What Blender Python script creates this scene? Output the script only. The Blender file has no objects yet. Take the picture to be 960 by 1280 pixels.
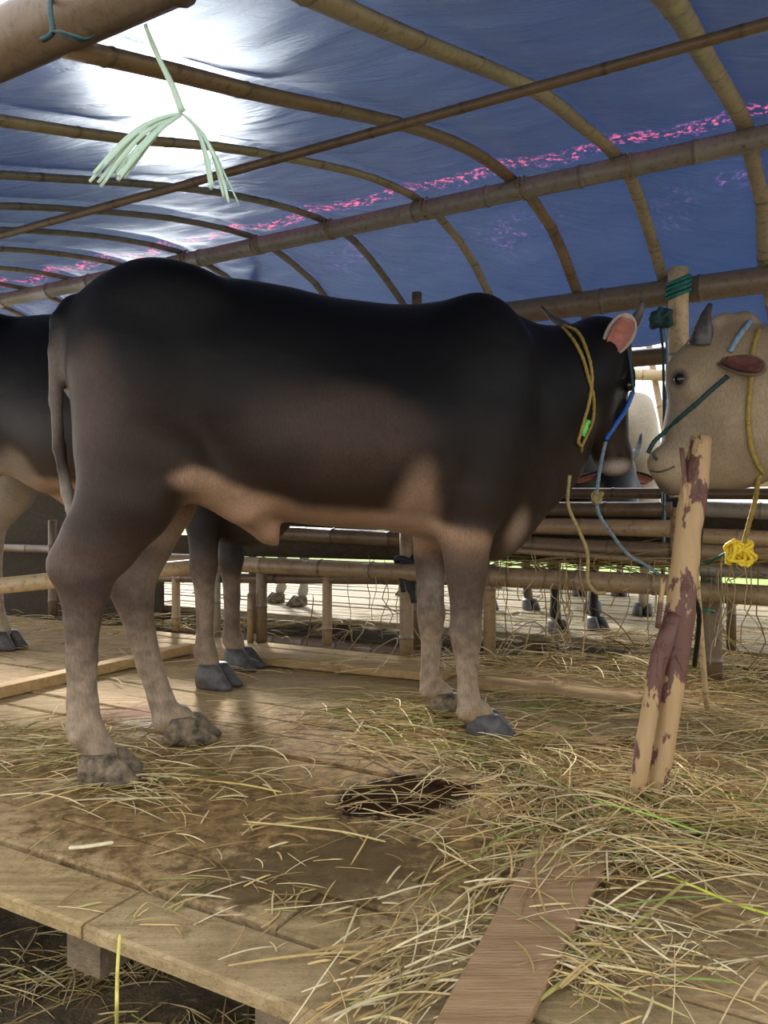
import bpy, bmesh, math, random
import numpy as np
from mathutils import Vector, Matrix, noise
from mathutils.bvhtree import BVHTree
random.seed(7); np.random.seed(7)
C = bpy.context.scene.collection
sc = bpy.context.scene
# ------------------------------------------------------------------ camera, world, sun, exposure
CAMZ = 0.71
cam = bpy.data.objects.new('camera', bpy.data.cameras.new('camera')); C.objects.link(cam)
cam.location = (0, 0, CAMZ); cam.rotation_euler = (math.pi/2, 0, 0)
cam.data.sensor_fit = 'VERTICAL'; cam.data.sensor_height = 36; cam.data.lens = 27
cam.data.clip_start = 0.02; cam.data.clip_end = 500
sc.camera = cam
sc.view_settings.view_transform = 'Standard'; sc.view_settings.look = 'None'
sc.view_settings.gamma = 1; sc.view_settings.use_curve_mapping = False
sc.view_settings.exposure = 0.62
w = bpy.data.worlds.new('hazy_sky'); sc.world = w; w.use_nodes = True
nt = w.node_tree; bg = nt.nodes['Background']
tc = nt.nodes.new('ShaderNodeTexCoord'); sp = nt.nodes.new('ShaderNodeSeparateXYZ')
rp = nt.nodes.new('ShaderNodeValToRGB')
nt.links.new(tc.outputs['Generated'], sp.inputs[0]); nt.links.new(sp.outputs[2], rp.inputs[0])
rp.color_ramp.elements[0].position = 0.0; rp.color_ramp.elements[0].color = (1.0, 0.965, 0.90, 1)
rp.color_ramp.elements[1].position = 0.7; rp.color_ramp.elements[1].color = (0.86, 0.91, 1.0, 1)
# bright haze around the low sun behind the stall
dt = nt.nodes.new('ShaderNodeVectorMath'); dt.operation = 'DOT_PRODUCT'; nt.links.new(tc.outputs['Generated'], dt.inputs[0])
dt.inputs[1].default_value = Vector((-0.2225, 0.855, 0.42)).normalized()
mx_ = nt.nodes.new('ShaderNodeMath'); mx_.operation = 'MAXIMUM'; nt.links.new(dt.outputs['Value'], mx_.inputs[0]); mx_.inputs[1].default_value = 0
pw_ = nt.nodes.new('ShaderNodeMath'); pw_.operation = 'POWER'; nt.links.new(mx_.outputs[0], pw_.inputs[0]); pw_.inputs[1].default_value = 14
ml_ = nt.nodes.new('ShaderNodeMath'); ml_.operation = 'MULTIPLY_ADD'; nt.links.new(pw_.outputs[0], ml_.inputs[0]); ml_.inputs[1].default_value = 5; ml_.inputs[2].default_value = 1.5
nt.links.new(ml_.outputs[0], bg.inputs[1]); nt.links.new(rp.outputs[0], bg.inputs[0])
sun = bpy.data.objects.new('sun', bpy.data.lights.new('sun', 'SUN')); C.objects.link(sun)
sun.data.energy = 5.5; sun.data.angle = math.radians(5); sun.data.color = (1, 0.94, 0.84)
sun.rotation_euler = Vector((0.230, -0.884, -0.407)).to_track_quat('-Z', 'Y').to_euler()

# ------------------------------------------------------------------ coordinates
TH = math.radians(29); CT, ST = math.cos(TH), math.sin(TH)
def W(a, v, z=0.0):                      # stall coordinates: a along the stall, v across it
    return Vector((CT*a + ST*v, -ST*a + CT*v, z))
def at(px, py, Y):
    return Vector(((px-480)/960*Y, Y, CAMZ + (640-py)/960*Y))
def onv(px, py, v):
    t = (px-480)/960; return at(px, py, v/(ST*t + CT))
def fl(px, py, z=0.0):
    return at(px, py, (CAMZ-z)*960/(py-640))
# ------------------------------------------------------------------ object helpers
def link(o, parent=None, loc=None):
    C.objects.link(o)
    if parent is not None: o.parent = parent
    if loc is not None: o.location = loc
    return o
def tag(o, label=None, cat=None, group=None, kind=None):
    if label: o['label'] = label
    if cat: o['category'] = cat
    if group: o['group'] = group
    if kind: o['kind'] = kind
    return o
def empty(name, loc=(0, 0, 0), rz=0.0):
    o = bpy.data.objects.new(name, None); C.objects.link(o); o.location = loc; o.rotation_euler = (0, 0, rz)
    o.empty_display_size = 0.1; return o
def meshobj(name, verts, faces, mat, parent=None, smooth=True, cols=None, loc=None):
    me = bpy.data.meshes.new(name)
    me.from_pydata([tuple(v) for v in verts] if not isinstance(verts, np.ndarray) else verts.tolist(), [], faces if isinstance(faces, list) else faces.tolist())
    if loc is not None: me.transform(Matrix.Translation(-Vector(loc)))
    if cols is not None:
        at_ = me.color_attributes.new('tint', 'FLOAT_COLOR', 'POINT')
        c4 = np.ones((len(me.vertices), 4), np.float32); c4[:, :3] = cols
        at_.data.foreach_set('color', c4.ravel())
    if smooth: me.polygons.foreach_set('use_smooth', [True]*len(me.polygons))
    for m in (mat if isinstance(mat, (list, tuple)) else [mat]): me.materials.append(m)
    me.update()
    return link(bpy.data.objects.new(name, me), parent, loc)
# ------------------------------------------------------------------ materials
def mat(name):
    m = bpy.data.materials.new(name); m.use_nodes = True
    nt = m.node_tree; p = nt.nodes['Principled BSDF']; return m, nt, p
def N(nt, t, **kw):
    n = nt.nodes.new(t)
    for k, v in kw.items():
        if k in n.inputs: n.inputs[k].default_value = v
        else: setattr(n, k, v)
    return n
def ramp(nt, src, stops):
    r = nt.nodes.new('ShaderNodeValToRGB'); el = r.color_ramp.elements
    while len(el) < len(stops): el.new(0.5)
    for e, (p, c) in zip(el, stops): e.position = p; e.color = (c if len(c) == 4 else (*c, 1)) if isinstance(c, tuple) else (c, c, c, 1)
    nt.links.new(src, r.inputs[0]); return r.outputs[0]
def mixc(nt, f, a, b, mode='MIX'):
    n = nt.nodes.new('ShaderNodeMix'); n.data_type = 'RGBA'; n.blend_type = mode
    for s, i in ((f, 0), (a, 6), (b, 7)):
        if hasattr(s, 'is_output'): nt.links.new(s, n.inputs[i])
        else: n.inputs[i].default_value = s if i == 0 else (*s, 1)
    return n.outputs[2]
def math_(nt, op, a, b=0.5):
    n = nt.nodes.new('ShaderNodeMath'); n.operation = op
    for s, i in ((a, 0), (b, 1)):
        if hasattr(s, 'is_output'): nt.links.new(s, n.inputs[i])
        else: n.inputs[i].default_value = s
    return n.outputs[0]
def coord(nt, scale=(1, 1, 1), kind='Object', rot=(0, 0, 0)):
    if kind == 'World':
        t = nt.nodes.new('ShaderNodeNewGeometry').outputs['Position']
    else: t = nt.nodes.new('ShaderNodeTexCoord').outputs[kind]
    mp = nt.nodes.new('ShaderNodeMapping'); mp.inputs['Scale'].default_value = scale; mp.inputs['Rotation'].default_value = rot
    nt.links.new(t, mp.inputs[0]); return mp.outputs[0]
def noise_(nt, vec, scale, detail=4, rough=0.55, out='Fac', dist=0.0):
    n = N(nt, 'ShaderNodeTexNoise'); n.inputs['Scale'].default_value = scale; n.inputs['Detail'].default_value = detail
    n.inputs['Roughness'].default_value = rough; n.inputs['Distortion'].default_value = dist
    nt.links.new(vec, n.inputs['Vector']); return n.outputs[out]
def bump(nt, p, h, strength=0.3, dist=0.01, prev=None):
    b = nt.nodes.new('ShaderNodeBump'); b.inputs['Strength'].default_value = strength; b.inputs['Distance'].default_value = dist
    nt.links.new(h, b.inputs['Height']); 
    if prev: nt.links.new(prev, b.inputs['Normal'])
    nt.links.new(b.outputs[0], p.inputs['Normal']); return b.outputs[0]
def plain(name, col, rough=0.6, var=0.25, scale=30, spec=0.4):
    m, nt, p = mat(name); v = coord(nt)
    n = ramp(nt, noise_(nt, v, scale, 5, 0.65), [(0.36, 0.0), (0.64, 1.0)])
    nt.links.new(mixc(nt, n, tuple(c*(1-var) for c in col), tuple(min(1, c*(1+var)) for c in col)), p.inputs['Base Color'])
    p.inputs['Roughness'].default_value = rough; p.inputs['Specular IOR Level'].default_value = spec
    bump(nt, p, noise_(nt, v, scale*4), 0.2, 0.003); return m
def coat_mat(name):
    m, nt, p = mat(name); v = coord(nt)
    a = N(nt, 'ShaderNodeAttribute'); a.attribute_name = 'tint'
    n = noise_(nt, v, 9, 6, 0.65); f = noise_(nt, coord(nt, (260, 260, 60)), 1.0, 3, 0.7)
    c = mixc(nt, 0.45, a.outputs['Color'], ramp(nt, n, [(0.3, 0.5), (0.7, 1.0)]), 'MULTIPLY')
    c = mixc(nt, 0.8, c, ramp(nt, f, [(0.35, 0.62), (0.62, 1.0)]), 'MULTIPLY')
    nt.links.new(c, p.inputs['Base Color']); p.inputs['Roughness'].default_value = 0.52
    p.inputs['Specular IOR Level'].default_value = 0.18
    p.inputs['Sheen Weight'].default_value = 0.015; p.inputs['Sheen Roughness'].default_value = 0.35
    b1 = bump(nt, p, noise_(nt, coord(nt, (1, 1, 1.8)), 8, 3, 0.5, dist=0.3), 0.14, 0.02)
    bump(nt, p, f, 0.35, 0.002, b1)
    return m
def bamboo_mat(name, c1, c2, dark=(0.03, 0.02, 0.012), rough=0.42):
    m, nt, p = mat(name)
    v = coord(nt, (1, 1, 1)); n1 = noise_(nt, v, 5, 6, 0.65); n2 = noise_(nt, v, 40, 4, 0.7)
    a = N(nt, 'ShaderNodeAttribute'); a.attribute_name = 'tint'
    c = mixc(nt, n1, c1, c2); c = mixc(nt, ramp(nt, n2, [(0.52, 0.0), (0.74, 0.75)]), c, dark)
    c = mixc(nt, ramp(nt, noise_(nt, v, 2.2, 5, 0.7), [(0.55, 0.0), (0.75, 0.6)]), c, dark)
    c = mixc(nt, 1.0, c, a.outputs['Color'], 'MULTIPLY')
    nt.links.new(c, p.inputs['Base Color']); p.inputs['Roughness'].default_value = rough
    bump(nt, p, n2, 0.35, 0.004); return m
M = {}
M['coat'] = coat_mat('short_cattle_coat')
M['bamboo'] = bamboo_mat('aged_bamboo', (0.22, 0.145, 0.08), (0.34, 0.235, 0.13))
M['bamboo_pale'] = bamboo_mat('pale_bamboo', (0.42, 0.29, 0.15), (0.55, 0.42, 0.24))
M['bamboo_dark'] = bamboo_mat('dark_bamboo', (0.10, 0.065, 0.035), (0.17, 0.11, 0.06))
M['bamboo_grey'] = bamboo_mat('grey_bamboo', (0.17, 0.15, 0.12), (0.26, 0.23, 0.18))
M['bamboo_eave'] = bamboo_mat('weathered_bamboo', (0.13, 0.095, 0.06), (0.21, 0.155, 0.10))
M['split'] = bamboo_mat('split_bamboo', (0.25, 0.20, 0.12), (0.40, 0.33, 0.20))
M['hoof'] = plain('hoof_horn', (0.060, 0.056, 0.055), 0.55, 0.5, 25)
M['hoof_pale'] = plain('muddy_hoof', (0.115, 0.085, 0.05), 0.7, 0.75, 30)
M['horn'] = plain('grey_horn', (0.055, 0.05, 0.05), 0.4, 0.5, 30)
M['eye'] = plain('wet_dark_eye', (0.008, 0.006, 0.006), 0.22, 0.1, 10, 0.6)
M['ear_pink'] = plain('pink_inner_ear', (0.36, 0.14, 0.115), 0.6, 0.25, 30)
M['ear_dark'] = plain('dark_red_inner_ear', (0.13, 0.045, 0.035), 0.7, 0.4, 30)
M['rope_yellow'] = plain('yellow_rope', (0.27, 0.19, 0.04), 0.6, 0.3, 80)
M['rope_bright'] = plain('bright_yellow_rope', (0.72, 0.53, 0.03), 0.5, 0.2, 60)
M['rope_tan'] = plain('tan_rope', (0.26, 0.20, 0.085), 0.75, 0.3, 80)
M['rope_blue'] = plain('blue_rope', (0.02, 0.10, 0.42), 0.5, 0.2, 60)
M['rope_greyblue'] = plain('grey_blue_rope', (0.16, 0.24, 0.32), 0.6, 0.3, 60)
M['rope_green'] = plain('green_rope', (0.01, 0.13, 0.10), 0.5, 0.3, 60)
M['rope_darkgreen'] = plain('dark_green_strap', (0.012, 0.045, 0.05), 0.6, 0.3, 60)
M['tag_green'] = plain('lime_tape', (0.10, 0.55, 0.10), 0.4, 0.2, 40)
M['cloth_black'] = plain('black_cloth', (0.012, 0.014, 0.022), 0.7, 0.3, 40)
m, nt, p = mat('raffia_string'); M['raffia'] = m
p.inputs['Base Color'].default_value = (0.36, 0.47, 0.36, 1); p.inputs['Roughness'].default_value = 0.35
p.inputs['Subsurface Weight'].default_value = 0.2
# tinted by attribute (straw, wood)
def tint_mat(name, rough=0.75, spec=0.12, var=0.35, sc_=60):
    m, nt, p = mat(name); a = N(nt, 'ShaderNodeAttribute'); a.attribute_name = 'tint'
    n = noise_(nt, coord(nt, kind='World'), sc_, 3)
    nt.links.new(mixc(nt, var, a.outputs['Color'], ramp(nt, n, [(0.3, 0.35), (0.65, 1.0)]), 'MULTIPLY'), p.inputs['Base Color'])
    p.inputs['Roughness'].default_value = rough; p.inputs['Specular IOR Level'].default_value = spec; return m
M['straw'] = tint_mat('dry_straw')
def wood_mat(name, c1, c2, along=TH, mud=True, mudamt=0.6):
    m, nt, p = mat(name)
    g = coord(nt, (1, 14, 14), 'World', (0, 0, along))     # grain runs along the stall
    wv = noise_(nt, g, 3.0, 7, 0.62, dist=0.3)
    c = mixc(nt, ramp(nt, wv, [(0.3, 0.0), (0.7, 1.0)]), c1, c2)
    fine = noise_(nt, coord(nt, (4, 60, 60), 'World', (0, 0, along)), 3.0, 5, 0.7)
    c = mixc(nt, 0.55, c, ramp(nt, fine, [(0.3, 0.55), (0.6, 1.0)]), 'MULTIPLY')
    a = N(nt, 'ShaderNodeAttribute'); a.attribute_name = 'tint'
    c = mixc(nt, 1.0, c, a.outputs['Color'], 'MULTIPLY')
    hgt = fine
    if mud:
        pw = coord(nt, (1, 1, 1), 'World')
        n1 = noise_(nt, pw, 3.2, 9, 0.7, dist=0.5); n2 = noise_(nt, pw, 26, 7, 0.75)
        mk = ramp(nt, n1, [(0.44, 0.0), (0.58, 1.0)])
        # trampled zone around the big dung-stained middle of the stall
        def disc(cx, cy, rx, ry, ang, soft=0.55):
            mp = N(nt, 'ShaderNodeMapping'); mp.vector_type = 'TEXTURE'
            mp.inputs['Location'].default_value = (cx, cy, 0); mp.inputs['Rotation'].default_value = (0, 0, ang); mp.inputs['Scale'].default_value = (rx, ry, 50)
            nt.links.new(pw, mp.inputs[0])
            L = N(nt, 'ShaderNodeVectorMath'); L.operation = 'LENGTH'; nt.links.new(mp.outputs[0], L.inputs[0])
            d = math_(nt, 'ADD', L.outputs['Value'], math_(nt, 'MULTIPLY', math_(nt, 'SUBTRACT', n1, 0.5), 1.6))
            d = math_(nt, 'ADD', d, math_(nt, 'MULTIPLY', math_(nt, 'SUBTRACT', n2, 0.5), 0.9))
            return ramp(nt, d, [(soft, 1.0), (1.05, 0.0)])
        n3 = noise_(nt, pw, 110, 5, 0.8)
        c = mixc(nt, ramp(nt, n3, [(0.56, 0.0), (0.66, 0.75)]), c, (0.10, 0.06, 0.025))
        c = mixc(nt, math_(nt, 'MULTIPLY', ramp(nt, noise_(nt, pw, 60, 6, 0.85), [(0.60, 0.0), (0.68, 0.8)]), ramp(nt, n1, [(0.4, 0.1), (0.6, 1.0)])), c, (0.58, 0.46, 0.27))
        z1 = disc(-0.05, 2.05, 1.15, 0.72, -0.25, 0.75)
        mudc = mixc(nt, ramp(nt, n2, [(0.35, 0.0), (0.68, 1.0)]), (0.13, 0.082, 0.032), (0.40, 0.29, 0.15))
        c = mixc(nt, math_(nt, 'MULTIPLY', mk, mudamt), c, mudc)
        c = mixc(nt, math_(nt, 'MULTIPLY', z1, 0.85), c, mixc(nt, ramp(nt, n2, [(0.38, 0.0), (0.66, 1.0)]), (0.075, 0.040, 0.012), (0.31, 0.19, 0.07)))
        z3 = disc(-0.12, 1.52, 0.30, 0.20, 0.1, 0.6)
        c = mixc(nt, math_(nt, 'MULTIPLY', z3, 0.8), c, (0.085, 0.055, 0.022))
        z2 = disc(0.06, 1.93, 0.20, 0.16, 0.2, 0.75)
        c = mixc(nt, math_(nt, 'MULTIPLY', z2, 0.97), c, (0.022, 0.012, 0.008))
        z4 = disc(-0.86, 2.68, 0.22, 0.16, 0.3, 0.6)
        c = mixc(nt, math_(nt, 'MULTIPLY', z4, 0.55), c, (0.16, 0.03, 0.03))
        z5 = disc(-0.76, 2.58, 0.17, 0.11, 0.3, 0.6)
        c = mixc(nt, math_(nt, 'MULTIPLY', z5, 0.6), c, (0.36, 0.33, 0.27))
        rg = ramp(nt, z2, [(0, 0.85), (1, 0.7)]); nt.links.new(rg, p.inputs['Roughness']); nt.links.new(ramp(nt, z2, [(0, 0.12), (1, 0.0)]), p.inputs['Specular IOR Level'])
        hgt = math_(nt, 'ADD', math_(nt, 'MULTIPLY', n2, 0.8), math_(nt, 'MULTIPLY', fine, 0.35)); hgt = math_(nt, 'ADD', hgt, math_(nt, 'MULTIPLY', n3, 0.25))
    else: p.inputs['Roughness'].default_value = 0.75
    nt.links.new(c, p.inputs['Base Color']); p.inputs['Specular IOR Level'].default_value = 0.12
    bump(nt, p, hgt, 0.7, 0.012); return m
M['plank'] = wood_mat('dung_stained_planks', (0.30, 0.20, 0.095), (0.58, 0.42, 0.23))
M['plank_far'] = wood_mat('dry_grey_planks', (0.22, 0.175, 0.11), (0.36, 0.30, 0.20), mud=False)
M['timber'] = wood_mat('sawn_timber', (0.40, 0.25, 0.11), (0.56, 0.38, 0.18), mud=False)
M['board'] = wood_mat('loose_board', (0.22, 0.13, 0.065), (0.36, 0.23, 0.125), along=TH-math.pi/2, mud=False)
M['joist'] = wood_mat('old_joist_wood', (0.16, 0.12, 0.075), (0.28, 0.21, 0.13), along=TH-math.pi/2, mud=False)
# dirt and grass
def ground_mat(name, grass):
    m, nt, p = mat(name); pw = coord(nt, kind='World')
    n1 = noise_(nt, pw, 5, 8, 0.7); n2 = noise_(nt, pw, 40, 6, 0.75)
    if grass: c = mixc(nt, n1, (0.17, 0.30, 0.06), (0.42, 0.50, 0.16))
    else:
        c = mixc(nt, ramp(nt, n1, [(0.35, 0.0), (0.65, 1.0)]), (0.06, 0.042, 0.024), (0.20, 0.145, 0.08))
        c = mixc(nt, ramp(nt, n2, [(0.55, 0.0), (0.72, 0.8)]), c, (0.33, 0.26, 0.16))
    nt.links.new(c, p.inputs['Base Color']); p.inputs['Roughness'].default_value = 0.9; p.inputs['Specular IOR Level'].default_value = 0.2
    bump(nt, p, math_(nt, 'ADD', n1, n2), 0.9, 0.03); return m
M['dirt'] = ground_mat('trampled_dirt', False); M['grass'] = ground_mat('bright_grass', True)
# tarpaulin: glossy woven plastic, some light comes through, worn spots with a red layer
def tarp_mat(name, deep, worn=True):
    m, nt, p = mat(name); pw = coord(nt, (1, 1, 1), 'World', (0, 0, TH))
    n1 = noise_(nt, pw, 1.4, 5, 0.6); st = noise_(nt, coord(nt, (1.0, 7, 1), 'World', (0, 0, TH)), 2.2, 7, 0.68, dist=0.7)
    c = mixc(nt, n1, tuple(x*0.8 for x in deep), tuple(x*1.3 for x in deep))
    c = mixc(nt, ramp(nt, st, [(0.56, 0.0), (0.8, 0.28)]), c, (0.06, 0.09, 0.15))
    nt.links.new(c, p.inputs['Base Color']); p.inputs['Roughness'].default_value = 0.27; p.inputs['Specular IOR Level'].default_value = 0.75
    tr = N(nt, 'ShaderNodeBsdfTranslucent'); mx = N(nt, 'ShaderNodeMixShader'); out = nt.nodes['Material Output']
    tcol = mixc(nt, n1, (0.015, 0.085, 0.42), (0.03, 0.13, 0.58))
    fac = 0.05
    if worn:
        sx = N(nt, 'ShaderNodeSeparateXYZ'); nt.links.new(coord(nt, (1, 1, 1), 'World', (0, 0, TH)), sx.inputs[0])
        vv = sx.outputs[1]                        # across the stall
        band = math_(nt, 'SUBTRACT', 1.0, math_(nt, 'MULTIPLY', math_(nt, 'ABSOLUTE', math_(nt, 'SUBTRACT', vv, 2.83)), 14.0))
        band = ramp(nt, band, [(0.0, 0.0), (0.6, 1.0)])
        band2 = math_(nt, 'SUBTRACT', 1.0, math_(nt, 'MULTIPLY', math_(nt, 'ABSOLUTE', math_(nt, 'SUBTRACT', vv, 3.33)), 5.0))
        band2 = ramp(nt, band2, [(0.0, 0.0), (0.9, 0.62)])
        f = noise_(nt, pw, 34, 6, 0.8); f2 = noise_(nt, pw, 3.0, 4, 0.6)
        fb = math_(nt, 'MULTIPLY', band, ramp(nt, f, [(0.51, 0.0), (0.60, 1.0)]))
        fb2 = math_(nt, 'MULTIPLY', math_(nt, 'MULTIPLY', band2, ramp(nt, f2, [(0.48, 0.0), (0.66, 1.0)])), ramp(nt, f, [(0.52, 0.0), (0.66, 1.0)]))
        red = math_(nt, 'MAXIMUM', fb, fb2)
        tcol = mixc(nt, red, tcol, (1.0, 0.10, 0.12))
        fac = math_(nt, 'ADD', math_(nt, 'MULTIPLY', red, 0.5), 0.05)
    nt.links.new(tcol, tr.inputs[0])
    if hasattr(fac, 'is_output'): nt.links.new(fac, mx.inputs[0])
    else: mx.inputs[0].default_value = fac
    nt.links.new(p.outputs[0], mx.inputs[1]); nt.links.new(tr.outputs[0], mx.inputs[2]); 
    bm_ = bump(nt, p, st, 0.5, 0.05)

    bm_ = bump(nt, p, st, 0.5, 0.05)      # sunlight scattered forward through the thin sheet
    rf = N(nt, 'ShaderNodeBsdfRefraction'); rf.inputs['Color'].default_value = (0.75, 0.86, 1.0, 1); rf.inputs['Roughness'].default_value = 0.85; rf.inputs['IOR'].default_value = 1.08
    nt.links.new(bm_, rf.inputs['Normal']); mx2 = N(nt, 'ShaderNodeMixShader'); mx2.inputs[0].default_value = 0.018
    nt.links.new(mx.outputs[0], mx2.inputs[1]); nt.links.new(rf.outputs[0], mx2.inputs[2]); nt.links.new(mx2.outputs[0], out.inputs[0]); return m
M['tarp'] = tarp_mat('blue_tarpaulin', (0.024, 0.058, 0.088))
M['tarp_far'] = tarp_mat('far_blue_tarpaulin', (0.03, 0.06, 0.14), False)
M['print'] = plain('white_print', (0.5, 0.55, 0.6), 0.5)
# peeled branch: pale wood with patches of red-brown bark
m, nt, p = mat('half_peeled_branch'); M['branch'] = m
v = coord(nt, (1, 1, 0.42)); n = noise_(nt, v, 17, 5, 0.6); n2 = noise_(nt, coord(nt, (30, 30, 3)), 2, 5, 0.6)
c = mixc(nt, n2, (0.27, 0.165, 0.07), (0.42, 0.285, 0.135))
sx = N(nt, 'ShaderNodeSeparateXYZ'); nt.links.new(nt.nodes.new('ShaderNodeTexCoord').outputs['Object'], sx.inputs[0])
mid = math_(nt, 'SUBTRACT', 1.0, math_(nt, 'MULTIPLY', math_(nt, 'ABSOLUTE', math_(nt, 'SUBTRACT', sx.outputs[2], 0.40)), 8.0))
mid = math_(nt, 'MULTIPLY', math_(nt, 'MAXIMUM', mid, 0.0), 0.22)
c = mixc(nt, ramp(nt, math_(nt, 'ADD', n, mid), [(0.495, 0.0), (0.515, 1.0)]), c, mixc(nt, n2, (0.05, 0.018, 0.012), (0.14, 0.055, 0.035)))
nt.links.new(c, p.inputs['Base Color']); p.inputs['Roughness'].default_value = 0.6
bump(nt, p, math_(nt, 'ADD', ramp(nt, n, [(0.55, 0.0), (0.58, 1.0)]), math_(nt, 'MULTIPLY', n2, 0.4)), 0.6, 0.006)

# ------------------------------------------------------------------ tubes
def smooth_path(pts, n):
    pts = [Vector(p) for p in pts]
    if len(pts) == 2: return [pts[0].lerp(pts[1], i/(n)) for i in range(n+1)]
    out = []; P = [pts[0]*2-pts[1]] + pts + [pts[-1]*2-pts[-2]]; m = len(pts)-1
    for i in range(n+1):
        u = i/n*m; k = min(int(u), m-1); t = u-k; a, b, c, d = P[k:k+4]
        out.append(0.5*((2*b)+(c-a)*t+(2*a-5*b+4*c-d)*t*t+(3*b-a-3*c+d)*t**3))
    return out
def tube(pts, rad, sides=8, flat=1.0, flat_dir=None, col=(1, 1, 1), closed=False, twist=0.0):
    """rings along pts; rad = number or list. returns verts, faces, cols"""
    V_, F_, K = [], [], []
    n = len(pts); up = Vector((0, 0, 1)) if flat_dir is None else Vector(flat_dir); prev = None
    for i, p in enumerate(pts):
        a = pts[(i-1) % n] if (closed or i > 0) else p; b = pts[(i+1) % n] if (closed or i < n-1) else p
        t = (b-a); t = t.normalized() if t.length > 1e-9 else Vector((1, 0, 0))
        if prev is None or flat_dir is not None:
            s = t.cross(up)
            if s.length < 0.05: s = t.cross(Vector((0, 1, 0)))
        else: s = prev - t*prev.dot(t)
        s.normalize(); prev = s; q = s.cross(t)
        r = rad[i] if isinstance(rad, (list, tuple)) else rad
        for k in range(sides):
            an = 2*math.pi*k/sides + twist*i
            V_.append(p + s*math.cos(an)*r + q*math.sin(an)*r*flat); K.append(col[i] if isinstance(col, list) else col)
    for i in range(n if closed else n-1):
        j = (i+1) % n
        for k in range(sides):
            l = (k+1) % sides; F_.append((i*sides+k, i*sides+l, j*sides+l, j*sides+k))
    if not closed: F_.append(tuple(range(sides-1, -1, -1))); F_.append(tuple((n-1)*sides+k for k in range(sides)))
    return V_, F_, K
def bamboo(name, p0, p1, r, m, parent=None, node=0.28, bend=0.0, r1=None, pts=None, sides=10, flat=1.0, hollow=False):
    p0, p1 = Vector(p0), Vector(p1)
    base = smooth_path(pts, 60) if pts else [p0.lerp(p1, i/40)+Vector((0, 0, bend*math.sin(math.pi*i/40))) for i in range(41)]
    L = sum((base[i+1]-base[i]).length for i in range(len(base)-1)); cum = [0]
    for i in range(len(base)-1): cum.append(cum[-1]+(base[i+1]-base[i]).length)
    def pos(d):
        for i in range(len(base)-1):
            if cum[i+1] >= d: return base[i].lerp(base[i+1], (d-cum[i])/max(1e-9, cum[i+1]-cum[i]))
        return base[-1]
    st, rr, cc = [], [], []
    off = random.random()*node; ds = [0.0, L]
    k = off
    while k < L:
        ds += [k-0.012, k-0.004, k, k+0.006, k+0.016, k+node*0.5]; k += node*random.uniform(0.85, 1.15)
    ds = sorted(set(d for d in ds if 0 <= d <= L)); nodes = []
    k = off; rnd = random.uniform(0.85, 1.1)
    sgs = sorted(ds)
    # mark the rings closest to nodes by spacing pattern
    for i, d in enumerate(sgs):
        near = 0
        if 0 < i < len(sgs)-1 and sgs[i+1]-sgs[i] < 0.007 and sgs[i]-sgs[i-1] < 0.009: near = 1
        R = r + ((r1 if r1 else r)-r)*d/L
        st.append(pos(d)); rr.append(R*(1.09 if near else 1.0)); g = rnd*(0.55 if near else random.uniform(0.9, 1.05)); cc.append((g, g, g))
    V_, F_, K = tube(st, rr, sides, flat, col=cc)
    return meshobj(name, V_, F_, m, parent, True, np.array(K), loc=tuple((p0+p1)/2) if parent is None else None)
def rope(name, pts, r, m, parent=None, closed=False, n=None, sides=7):
    n = n or max(12, len(pts)*8)
    P = smooth_path(pts, n)
    V_, F_, K = tube(P, [r*(1+0.10*math.sin(i*2.3)) for i in range(len(P))], sides, closed=closed)
    return meshobj(name, V_, F_, m, parent, True)
def multi(parts):                         # join several (V,F,K) into one
    V_, F_, K = [], [], []
    for a, b, c in parts:
        o = len(V_); V_ += a; F_ += [tuple(i+o for i in f) for f in b]; K += c
    return V_, F_, K
def boxm(cx0, cx1, cv0, cv1, z0, z1, jit=0.0, nseg=1, crown=0.0):
    """plank in stall coordinates; nseg slices along a"""
    V_, F_ = [], []; b = 0.004
    prof = [(cv0, z0), (cv1, z0), (cv1, z1-b), (cv1-b*1.5, z1), (cv0+b*1.5, z1), (cv0, z1-b)]
    for i in range(nseg+1):
        a = cx0 + (cx1-cx0)*i/nseg; dz = random.uniform(-jit, jit); dv = random.uniform(-jit, jit)
        for (v_, z_) in prof: V_.append(W(a, v_+dv, z_+dz))
    k = len(prof)
    for i in range(nseg):
        for j in range(k):
            l = (j+1) % k; F_.append((i*k+j, (i+1)*k+j, (i+1)*k+l, i*k+l))
    F_.append(tuple(range(k))); F_.append(tuple(nseg*k+j for j in range(k-1, -1, -1)))
    return V_, F_
def plank(name, a0, a1, v0, v1, z0, z1, m, parent, jit=0.002, tint=None, nseg=5):
    V_, F_ = boxm(a0, a1, v0, v1, z0, z1, jit, nseg)
    g = tint or random.uniform(0.78, 1.08); cl = (g*random.uniform(0.97, 1.03), g, g*random.uniform(0.9, 1.02))
    return meshobj(name, V_, F_, m, parent, False, np.array([cl]*len(V_)))
# ------------------------------------------------------------------ ground
def ground_grid(name, a0, a1, v0, v1, z, na, nv, m, amp, step=0.0):
    V_, F_ = [], []
    for i in range(na+1):
        for j in range(nv+1):
            p = W(a0+(a1-a0)*i/na, v0+(v1-v0)*j/nv, z)
            q = p*1.0; p.z += amp*(noise.fractal(q*2.5, 1.0, 2.0, 5)+0.4*noise.noise(q*11)); V_.append(p)
    for i in range(na):
        for j in range(nv):
            k = i*(nv+1)+j; F_.append((k, k+nv+1, k+nv+2, k+1))
    o = meshobj(name, V_, F_, m); o['kind'] = 'structure'; return o
ground_grid('ground', -9, 8, -3, 12.5, -0.50, 170, 155, M['dirt'], 0.035)
ground_grid('grass_field', -45, 70, 7.75, 90, -0.14, 60, 60, M['grass'], 0.03)
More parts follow.
